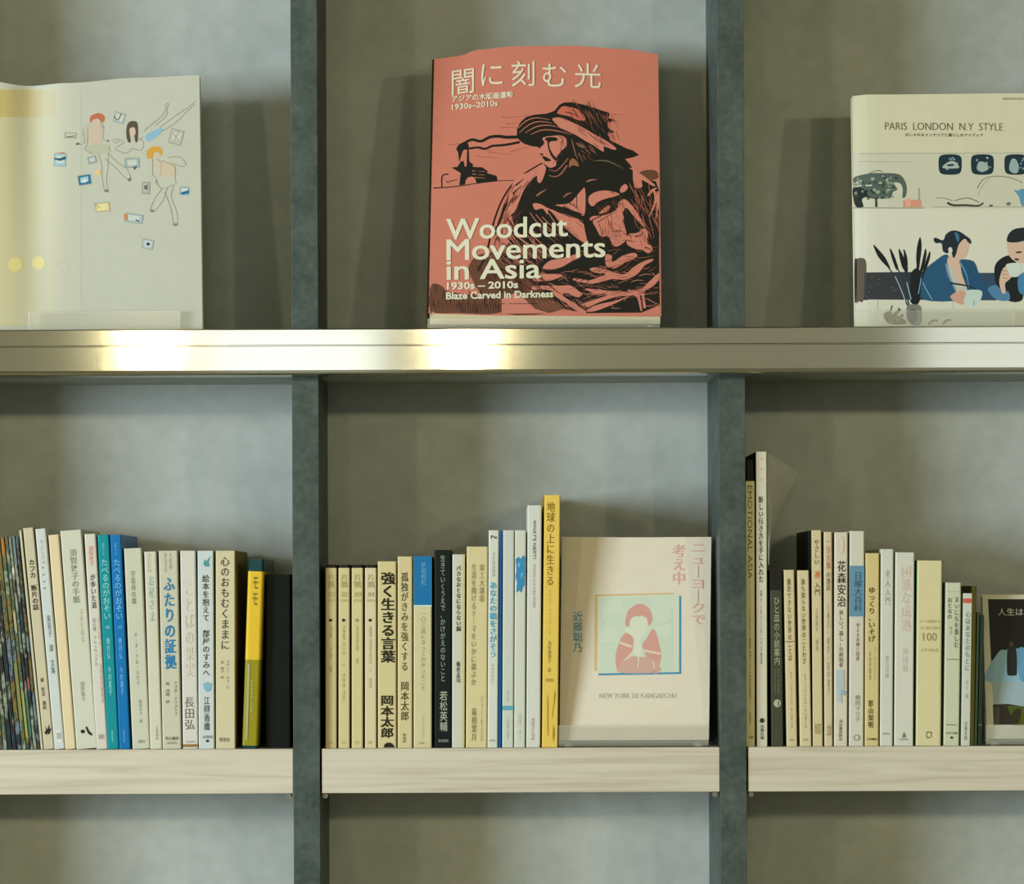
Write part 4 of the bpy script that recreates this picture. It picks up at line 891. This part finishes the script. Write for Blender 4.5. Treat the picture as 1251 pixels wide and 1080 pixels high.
p.blob(SK, [(545, 235), (575, 225), (585, 265), (565, 290), (548, 275)])
p.blob((140, 182, 204), [(650, 285), (700, 250), (755, 230), (765, 255), (710, 300), (665, 322)])
fig([[(510, 320), (480, 345), (445, 365)], [(440, 330), (500, 310)], [(445, 375), (520, 400), (560, 370)], [(560, 365), (620, 380), (640, 330), (610, 300)], [(600, 310), (640, 290)], [(640, 250), (700, 200), (760, 150), (790, 100), (785, 70), (810, 62)],
     [(720, 210), (790, 150), (800, 90), (812, 66)], [(750, 225), (850, 150), (940, 90), (990, 50)], [(765, 250), (860, 190), (930, 120), (985, 68)], [(430, 320), (445, 305), (480, 308)]])
p.blob((212, 158, 70), [(665, 430), (660, 385), (700, 355), (750, 360), (768, 390), (760, 415), (735, 392), (705, 400), (698, 435), (680, 438)])
p.blob(SK, [(705, 405), (735, 395), (755, 415), (740, 435), (710, 430)])
p.blob((206, 188, 162), [(725, 470), (760, 450), (835, 460), (850, 500), (845, 550), (760, 560), (735, 520)])
fig([[(700, 440), (700, 540), (720, 560)], [(730, 440), (760, 470), (750, 550)], [(760, 450), (850, 490), (850, 560), (860, 610)], [(800, 430), (880, 425), (925, 470), (900, 490), (830, 470)], [(725, 580), (760, 640), (850, 610)], [(725, 570), (720, 610)],
     [(765, 640), (720, 700), (685, 780), (710, 795)], [(800, 630), (770, 720), (715, 790)], [(780, 660), (820, 760), (845, 880), (870, 885)], [(845, 620), (825, 690), (865, 800), (868, 885)]])
p.blob((140, 130, 110), [(685, 780), (712, 785), (710, 798), (688, 798)]); p.blob((140, 130, 110), [(838, 878), (866, 874), (868, 888), (842, 890)])
def mini(x, y, w, h, ang, c1, c2):
    ca, sa = math.cos(ang), math.sin(ang)
    q = lambda pts: [(x + a * w * ca - b * h * sa, y + a * w * sa + b * h * ca) for a, b in pts]
    p.poly(c1, q([(-.5, -.5), (.5, -.5), (.5, .5), (-.5, .5)])); p.poly(c2, q([(-.34, -.3), (.34, -.34), (.3, .25), (-.3, .3)]))
    for a in ([(-.5, -.5), (.5, -.5)], [(.5, -.5), (.5, .5)], [(.5, .5), (-.5, .5)], [(-.5, .5), (-.5, -.5)]): p.stroke(LN, q(a), .7)
GB = (120, 150, 160)
mini(475, 160, 70, 65, .3, (176, 190, 190), (204, 204, 188)); p.stroke((70, 90, 96), [(440, 150), (465, 175), (490, 130)], 1.2)
mini(145, 280, 78, 36, .05, (176, 172, 154), (200, 198, 180)); p.stroke(DK, [(120, 290), (170, 282)], 1.0)
mini(75, 445, 80, 86, .06, (150, 182, 194), (196, 200, 190)); p.poly((36, 82, 104), [(30, 430), (70, 435), (110, 420), (115, 440), (75, 452), (35, 442)]); p.stroke((196, 120, 90), [(60, 400), (110, 395)], 1.2)
mini(292, 445, 54, 44, -.3, (150, 170, 172), (196, 200, 188))
mini(240, 580, 84, 64, -.15, (30, 110, 146), (150, 192, 206)); p.poly((206, 214, 206), [(212, 585), (240, 570), (262, 580), (245, 600), (215, 598)])
p.poly((224, 196, 130), [(310, 520), (345, 508), (350, 545), (318, 548)])
mini(562, 465, 96, 62, -.03, (156, 178, 180), (200, 202, 188)); p.poly((90, 100, 100), [(565, 492), (598, 485), (580, 515)])
mini(860, 290, 84, 96, .25, (184, 182, 176), (202, 200, 184)); p.stroke(LN, [(835, 260), (880, 320)], .8); p.stroke(LN, [(880, 250), (845, 320)], .8)
mini(655, 635, 50, 80, .05, (172, 170, 162), (196, 196, 180)); p.poly((110, 104, 96), [(640, 620), (670, 610), (665, 650), (645, 645)])
mini(915, 655, 60, 50, .1, (150, 190, 206), (214, 214, 196)); p.poly((30, 110, 150), [(888, 665), (945, 650), (948, 670), (900, 682)])
mini(362, 765, 92, 56, -.1, (226, 208, 136), (224, 214, 160)); p.stroke(LN, [(305, 740), (345, 770)], .8)
mini(572, 840, 120, 56, .15, (164, 186, 192), (200, 206, 196)); p.poly((200, 130, 80), [(505, 812), (530, 810), (535, 855), (510, 850)]); p.stroke(DK, [(585, 850), (610, 862)], 1.4)
mini(668, 1015, 70, 60, .2, (176, 192, 200), (200, 204, 194)); p.blob((40, 46, 56), circ(670, 1014, 12, 10))
p.frame(0, 0, 1.0)
p.blob((224, 206, 132), circ(19, 323, 9, 9, 12)); p.blob((222, 208, 146), circ(47, 321, 8, 8, 12)); p.stroke((200, 194, 160), [(66, 328), (76, 318), (86, 328)], .9)
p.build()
cover_text(c, wb, '本', (13, 316, 26, 330), (232, 220, 160), 0, name='lettering')
stand('clear acrylic stand with a low lip in front of the wide white picture book', 35, 221, 380.5, 401, 0.024, 0.050, 0.142, Z_RT, 0.15)

# ---- lifestyle magazine, top right
c = Cover(1041, 1264, 401, 115, 0.030, 0.068, bow=lambda u, t: 0.004 * (max(0, .12 - u) / .12) ** 2)
mg = face_book('interior_magazine', 'face-out interior magazine with a cafe photograph of a couple drinking from cups', c,
    RX(401, 116, 1045.5, 1041), RX(401, 116, 1266, 1261), lerp_tab([(0, 117.5), (.08, 115.5), (1, 114)]), REST(c, Z_RT + 0.0024, 0.030), (212, 208, 178), 0.016, cat='magazine')
cover_text(c, mg, 'PARIS  LONDON  N.Y  STYLE', (1081, 149.5, 1225, 158.5), (92, 92, 80), -.01, slant=0.008, name='title_lettering')
cover_text(c, mg, 'おしゃれなインテリアと暮らしのアイディア', (1106, 162.5, 1201, 166.5), (70, 70, 60), .01, slant=0.008, name='subtitle_lettering')
cover_text(c, mg, 'PREMIUM EDITION', (1225, 119.5, 1258, 122), (130, 130, 110), 0, name='lettering')
p = Print(c, mg)
NV2 = (28, 50, 62); SKN = (214, 182, 160)
p.poly((204, 202, 180), [(1042.8, 187), (1263, 186), (1264, 254), (1043.8, 254)])
p.poly((216, 214, 196), [(1044, 255), (1264, 255), (1265.5, 372), (1045.4, 372)])
p.frame(1030, 180, 5.66)
p.poly((176, 176, 156), [(65, 40), (1250, 36), (1250, 42), (65, 46)]); p.stroke((176, 174, 150), [(70, 98), (480, 100)], .8)
p.blob((84, 100, 92), [(70, 215), (110, 195), (190, 180), (260, 178), (370, 182), (415, 210), (440, 270), (435, 335), (410, 348), (412, 290), (395, 250), (350, 245), (375, 290), (345, 310), (330, 350), (270, 355), (200, 355), (150, 345), (100, 350), (70, 340), (72, 260)])
rr = random.Random(5)
for i in range(60):
    x, y = rr.uniform(75, 390), rr.uniform(190, 350)
    if 340 < x and y > 230: continue
    p.blob(rr.choice([(46, 58, 56), (60, 72, 66), (130, 142, 124), (160, 166, 146)]), [(x, y), (x + rr.uniform(8, 22), y - 6), (x + rr.uniform(14, 30), y + 8), (x + 6, y + rr.uniform(8, 18))])
p.poly((204, 202, 180), [(75, 262), (200, 258), (200, 268), (75, 270)])
p.blob((34, 44, 42), [(70, 280), (140, 285), (170, 330), (130, 360), (140, 410), (90, 412), (70, 350)])
p.poly((206, 206, 188), [(150, 362), (215, 362), (210, 414), (155, 414)]); p.poly((206, 206, 188), [(245, 362), (320, 362), (312, 414), (250, 414)])
p.stroke((50, 60, 56), [(228, 350), (230, 412)], 2.4, 3); p.stroke((60, 66, 60), [(180, 180), (240, 160), (270, 170)], .8)
p.poly((214, 150, 124), [(415, 365), (540, 362), (545, 414), (415, 414)]); p.blob((222, 170, 146), [(430, 370), (455, 350), (470, 400), (440, 410)]); p.stroke((170, 160, 144), [(524, 280), (526, 370)], 2.2)
p.stroke((160, 158, 140), [(60, 418), (560, 420)], 1.4); p.stroke((170, 168, 150), [(620, 412), (1250, 412)], 1.0)
p.stroke((66, 66, 58), [(720, 382), (760, 400), (850, 400), (930, 405), (970, 385)], 3.0, 2.0); p.stroke((100, 98, 84), [(770, 370), (860, 350), (940, 380)], 1.0); p.stroke((140, 134, 116), [(640, 350), (700, 352), (760, 372)], 1.0)
p.stroke((150, 140, 120), [(925, 285), (960, 230), (1010, 205), (1090, 200), (1170, 215), (1240, 245)], 1.4, 1.2); p.stroke((176, 168, 150), [(930, 330), (960, 270), (1010, 215)], .9)
p.blob((90, 90, 78), [(1010, 400), (1030, 396), (1034, 408), (1012, 410)]); p.blob((110, 108, 96), [(1130, 385), (1155, 380), (1155, 400), (1132, 400)])
p.blob((96, 148, 178), [(1180, 296), (1210, 300), (1230, 290), (1290, 292), (1290, 400), (1235, 402), (1215, 340)])
for k, (cx, wdt) in enumerate(((740, 80), (963, 79), (1195, 80))):
    p.blob(NV2, [(cx - wdt, 118), (cx - wdt + 4, 70), (cx - 50, 52), (cx, 48), (cx + 50, 52), (cx + wdt - 4, 70), (cx + wdt, 118), (cx + wdt - 6, 168), (cx + 50, 186), (cx, 190), (cx - 50, 186), (cx - wdt + 6, 168)])
    for i in range(12):
        x, y = cx + rr.uniform(-50, 50), 118 + rr.uniform(-48, 50)
        p.blob(rr.choice([(110, 150, 164), (160, 178, 174), (70, 110, 130)]), [(x, y), (x + rr.uniform(5, 14), y - 5), (x + rr.uniform(10, 18), y + 5), (x + 5, y + rr.uniform(5, 11))])
p.blob((170, 184, 176), [(690, 130), (730, 100), (770, 98), (800, 130), (790, 145), (700, 145)]); p.blob((40, 60, 70), [(720, 120), (760, 115), (765, 128), (725, 130)])
p.blob((160, 176, 172), [(925, 150), (940, 100), (990, 110), (1005, 150), (960, 170)])
p.blob((150, 172, 172), [(1150, 160), (1160, 90), (1190, 80), (1215, 130), (1200, 180)])
p.frame(1030, 260, 5.66)
# sofa and table
p.poly((54, 58, 62), [(150, 412), (560, 408), (560, 604), (140, 604)]); p.poly((50, 76, 98), [(900, 415), (1060, 415), (1060, 610), (900, 610)])
p.blob((96, 84, 74), [(82, 612), (80, 345), (95, 318), (125, 312), (155, 330), (160, 420), (140, 604), (110, 612)])
p.blob((30, 30, 32), [(80, 615), (78, 345), (92, 322), (96, 400), (92, 600)])
for i in range(22):
    x, y = rr.uniform(160, 380), rr.uniform(430, 590)
    p.stroke(rr.choice([(86, 84, 84), (40, 46, 54), (104, 98, 92)]), [(x, y), (x + rr.uniform(10, 30), y + rr.uniform(-14, 14))], 1.4, .5)
p.poly((212, 212, 192), [(82, 622), (180, 600), (1330, 608), (1330, 668), (84, 668)]); p.poly((206, 206, 184), [(82, 666), (1332, 666), (1334, 790), (86, 790)])
p.stroke((170, 168, 144), [(240, 604), (240, 668)], .8); p.stroke((180, 178, 156), [(760, 606), (760, 668)], .8)
# woman
p.blob((36, 86, 120), [(560, 400), (640, 330), (700, 290), (730, 300), (720, 360), (760, 480), (800, 600), (560, 602), (530, 500)])
p.blob((32, 80, 114), [(800, 330), (900, 335), (940, 420), (1000, 520), (980, 590), (860, 540), (820, 420)])
p.blob(SKN, [(735, 300), (800, 320), (820, 420), (860, 540), (830, 560), (790, 560), (760, 480), (720, 360)])
p.blob((196, 190, 176), [(730, 370), (760, 380), (800, 480), (850, 520), (840, 560), (790, 560), (750, 480)])
p.stroke((110, 150, 176), [(715, 350), (730, 430), (780, 540)], 3.4, 2.0); p.stroke((90, 140, 172), [(805, 340), (850, 420), (870, 520)], 2.4, 1.0)
p.blob(SKN, [(760, 250), (800, 190), (870, 195), (868, 240), (855, 290), (820, 322), (770, 320), (745, 290)])
p.blob((26, 42, 54), [(625, 185), (640, 172), (690, 190), (710, 150), (750, 124), (800, 128), (850, 160), (880, 185), (885, 215), (865, 205), (840, 180), (800, 220), (780, 290), (760, 310), (745, 250), (730, 245), (725, 280), (690, 265), (680, 212), (640, 210)])
p.blob((60, 110, 140), [(770, 135), (800, 150), (800, 200), (785, 190)]); p.blob((216, 210, 196), [(728, 245), (745, 238), (756, 262), (740, 290), (730, 270)])
p.blob((206, 160, 140), [(740, 580), (790, 545), (840, 545), (862, 600), (830, 635), (780, 620)])
p.blob((196, 212, 204), [(860, 535), (955, 538), (952, 600), (920, 640), (870, 650), (835, 620), (850, 560)]); p.stroke((150, 176, 170), [(905, 600), (905, 645)], 1.4)
p.stroke(NV2, [(740, 486), (800, 495), (860, 506), (920, 530)], 2.4, 1.6)
# man
p.blob((24, 30, 34), [(1045, 400), (1060, 345), (1110, 305), (1160, 295), (1190, 330), (1230, 440), (1240, 600), (1130, 604), (1060, 500)])
p.blob(SKN, [(1135, 240), (1140, 190), (1240, 190), (1290, 200), (1290, 330), (1210, 345), (1150, 300)])
p.blob((30, 40, 46), [(1135, 200), (1140, 155), (1170, 120), (1220, 105), (1300, 110), (1300, 205), (1250, 195), (1200, 205)])
p.blob((70, 60, 54), [(1195, 270), (1230, 266), (1232, 276), (1200, 280)]); p.blob((80, 60, 54), [(1185, 315), (1215, 318), (1210, 330), (1190, 328)])
p.blob((80, 130, 166), [(1000, 530), (1060, 500), (1110, 560), (1140, 540), (1150, 604), (1060, 600)]); p.blob((70, 130, 170), [(1215, 440), (1300, 400), (1300, 580), (1230, 560), (1210, 520)])
p.blob(SKN, [(1085, 440), (1110, 380), (1160, 360), (1185, 400), (1160, 450), (1120, 490), (1125, 550), (1100, 555), (1080, 490)])
p.blob((206, 216, 208), [(1130, 355), (1220, 350), (1232, 400), (1210, 440), (1160, 440), (1140, 400)])
for a in ([(1100, 400), (1140, 405)], [(1100, 425), (1145, 430)], [(1105, 450), (1140, 455)]): p.stroke((170, 130, 112), a, 1.0, .5)
# dried flowers in a glass
for a, ww in (([(445, 640), (380, 480), (300, 360), (215, 225)], 3), ([(455, 640), (420, 480), (375, 380), (325, 250)], 2.4), ([(470, 620), (450, 480), (410, 350), (388, 250)], 3), ([(475, 620), (455, 480), (435, 370), (418, 255)], 2), ([(485, 620), (500, 450), (520, 300), (532, 175)], 3), ([(500, 620), (520, 480), (550, 350), (568, 255)], 2.6), ([(510, 620), (540, 480), (570, 380), (596, 270)], 2.6)):
    p.stroke((40, 56, 70), a, 1.8, 1.0)
for pts in ([(208, 222), (240, 250), (290, 310), (325, 385), (290, 360), (240, 300)], [(322, 245), (350, 290), (380, 380), (365, 390), (335, 310)], [(385, 250), (405, 280), (445, 370), (440, 410), (410, 380), (390, 310)], [(418, 252), (440, 300), (445, 370), (425, 340)],
            [(532, 168), (542, 230), (532, 330), (520, 400), (505, 330), (512, 230)], [(568, 248), (575, 290), (555, 390), (520, 450), (545, 340)], [(598, 268), (600, 310), (570, 400), (540, 460), (570, 340)], [(470, 420), (530, 400), (530, 610), (470, 620)]):
    p.blob((20, 28, 34), pts)
p.stroke((160, 190, 206), [(360, 440), (400, 530), (430, 610)], 1.0); p.stroke((160, 190, 206), [(440, 480), (455, 540), (470, 600)], 1.0); p.stroke((130, 170, 196), [(550, 480), (580, 540), (615, 600)], 1.0); p.stroke((130, 170, 196), [(520, 560), (540, 450)], 1.0)
p.blob((120, 124, 116), [(445, 640), (530, 640), (545, 700), (535, 770), (470, 772), (440, 720)]); p.blob((60, 66, 54), [(450, 680), (500, 670), (515, 740), (470, 765), (440, 730)])
p.blob((120, 100, 50), [(280, 700), (320, 680), (350, 700), (400, 720), (440, 765), (330, 770), (290, 740)])
for i in range(14):
    x, y = rr.uniform(285, 420), rr.uniform(660, 760)
    p.blob(rr.choice([(64, 60, 40), (150, 130, 70), (90, 84, 50)]), [(x, y), (x + 14, y - 8), (x + 22, y + 4), (x + 8, y + 12)])
p.stroke((80, 74, 50), [(340, 640), (325, 690)], 1.6); p.stroke((90, 84, 56), [(385, 655), (380, 700)], 1.4)
p.stroke((120, 110, 60), [(590, 768), (620, 745), (655, 745)], 2.4); p.stroke((120, 110, 60), [(690, 768), (720, 742), (745, 745)], 2.4)
p.build()
stand('clear acrylic stand with a low lip in front of the interior magazine', 1070, 1240, 379, 401, 0.022, 0.052, 0.165, Z_RT, 0.15)

# ---- white book with the portrait print, middle row
c = Cover(685, 868, 909, 656, 0.020, 0.052, bow=lambda u, t: 0.0012 * (2 * u - 1) ** 2)
nb = face_book('comic_book', 'white face-out comic with a pale red and mint print of a bob-haired girl', c,
    RX(909, 657, 683.5, 686.5), RX(909, 657, 866, 869), lerp_tab([(0, 656), (.5, 656.5), (1, 656)]), REST(c, Z_SH1 + 0.0066, 0.020), (222, 212, 192), 0.016)
p = Print(c, nb)
p.frame(720, 720, 7.716)
p.poly((208, 214, 190), [(75, 70), (850, 42), (850, 780), (75, 785)])
MINT = (200, 212, 190)
p.poly(MINT, [(95, 85), (780, 60), (790, 775), (95, 780)])
for pts in ([(120, 120), (300, 100), (280, 220), (130, 240)], [(600, 90), (760, 80), (770, 250), (640, 300)], [(110, 380), (240, 370), (250, 480), (110, 500)], [(620, 330), (760, 320), (770, 420), (660, 430)]): p.blob((204, 214, 194), pts)
for a in ([(120, 330), (200, 250), (300, 200)], [(640, 330), (700, 330), (780, 280)], [(110, 520), (240, 510)], [(780, 170), (785, 600)], [(680, 665), (760, 668)]): p.stroke((180, 206, 184), a, 1.2, .6)
p.poly((208, 172, 110), [(52, 52), (795, 34), (795, 44), (62, 64)]); p.poly((212, 178, 120), [(52, 52), (76, 66), (70, 770), (48, 770)])
p.poly((60, 140, 176), [(846, 62), (866, 62), (866, 800), (846, 790)]); p.poly((66, 144, 180), [(82, 792), (866, 780), (866, 798), (90, 812)])
RD = (208, 156, 142)
p.blob(RD, [(340, 340), (345, 260), (370, 195), (430, 150), (490, 138), (550, 165), (585, 220), (596, 280), (578, 330), (556, 340), (545, 300), (500, 260), (420, 265), (385, 290), (375, 345)])
p.blob((214, 218, 196), [(385, 300), (430, 255), (520, 255), (548, 310), (530, 400), (490, 440), (480, 500), (490, 600), (460, 625), (420, 600), (430, 450), (395, 400)])
for x in (425, 460, 500): p.poly(RD, [(x, 230), (x + 22, 230), (x + 12, 272)])
p.blob((216, 220, 198), [(340, 380), (370, 360), (420, 420), (420, 500), (380, 460)])
p.blob(RD, [(300, 455), (345, 410), (380, 425), (415, 460), (410, 540), (395, 600), (330, 660), (300, 720), (320, 770), (270, 770), (248, 700), (250, 600), (275, 520)])
p.blob(RD, [(500, 520), (540, 460), (600, 375), (640, 440), (665, 540), (680, 620), (665, 700), (650, 780), (600, 785), (540, 640), (520, 600)])
p.blob((204, 166, 150), [(300, 700), (400, 630), (460, 640), (560, 640), (640, 700), (655, 780), (280, 785)])
p.poly((222, 206, 180), [(285, 490), (400, 530), (395, 552), (285, 512)]); p.poly((222, 206, 180), [(500, 565), (675, 598), (675, 618), (500, 585)])
p.poly((222, 206, 180), [(345, 650), (400, 590), (412, 602), (362, 662)]); p.stroke((224, 212, 190), [(460, 645), (465, 680), (455, 740)], 1.6, .8); p.stroke((224, 212, 190), [(600, 680), (615, 750)], 1.4, .6)
p.build()
PK = (214, 168, 158)
cover_text(c, nb, 'ニューヨークで', (845, 665, 861, 763), PK, .008, True, name='title_lettering')
cover_text(c, nb, '考え中', (821, 665, 837, 714), PK, .008, True, name='title_lettering')
cover_text(c, nb, '近藤聡乃', (700, 747, 712, 797), (66, 140, 178), .008, True, name='author_lettering')
cover_text(c, nb, 'NEW YORK DE KANGAECHU', (732, 847, 826, 853), (176, 180, 158), 0, name='subtitle_lettering')
stand('clear acrylic stand with tall lip holding the white comic in the middle compartment', 682.5, 865.5, 885.8, 913, 0.010, 0.042, 0.16, Z_SH1, 0.14, foot=0.004)

# ---- black picture book, right end
c = Cover(1201, 1360, 908, 727, 0.020, 0.045)
qb = face_book('picture_book', 'white-bordered face-out book with a black and blue picture of a dark figure', c,
    RX(908, 727, 1205.5, 1200), RX(908, 727, 1362, 1358), lambda u: 726.5, REST(c, Z_SH1 + 0.0066, 0.020), (206, 204, 184), 0.014)
p = Print(c, qb)
p.frame(1110, 670, 8.305)
BB = (16, 18, 16)
p.poly(BB, [(805, 515), (1950, 515), (1965, 1600), (860, 1600)])
p.frame(1110, 790, 7.716)
p.blob((138, 176, 198), [(770, 165), (800, 120), (850, 50), (880, 30), (930, 30), (950, 10), (1010, 20), (1780, 20), (1790, 350), (795, 350)])
p.poly((52, 148, 184), [(1050, 22), (1780, 22), (1790, 340), (1070, 340)]); p.blob((138, 176, 198), [(770, 165), (800, 140), (1000, 200), (1060, 340), (790, 345)])
p.blob((96, 150, 184), [(1020, 40), (1100, 30), (1080, 300), (1040, 280)])
p.poly((152, 172, 178), [(782, 330), (1790, 335), (1790, 585), (1060, 560), (940, 540), (800, 545)])
p.poly((40, 34, 30), [(795, 545), (940, 545), (1000, 560), (1000, 740), (800, 740)]); p.poly((70, 64, 58), [(805, 560), (860, 570), (850, 738), (800, 735)])
p.poly((74, 84, 20), [(930, 555), (1790, 590), (1790, 745), (1000, 745), (960, 640)]); p.blob((44, 40, 14), [(1000, 600), (1060, 590), (1040, 720), (980, 735), (960, 660)])
p.blob((26, 36, 32), [(930, 40), (955, 12), (1000, 10), (1018, 50), (1022, 250), (1000, 272), (950, 272), (928, 245)])
p.blob((70, 62, 50), circ(968, -22, 24, 26, 12))
p.build()
cover_text(c, qb, '人生は', (1219, 743, 1250, 752), (176, 176, 160), .006, name='title_lettering')
cover_text(c, qb, '単なる空騒ぎ', (1253, 743, 1315, 752), (176, 176, 160), .006, name='title_lettering')
stand('clear acrylic stand with tall lip at the right end under the black picture book', 1204, 1360, 885, 913, 0.010, 0.040, 0.17, Z_SH1, 0.12, foot=0.004)

bpy.data.objects.remove(_to); bpy.data.curves.remove(_cu)
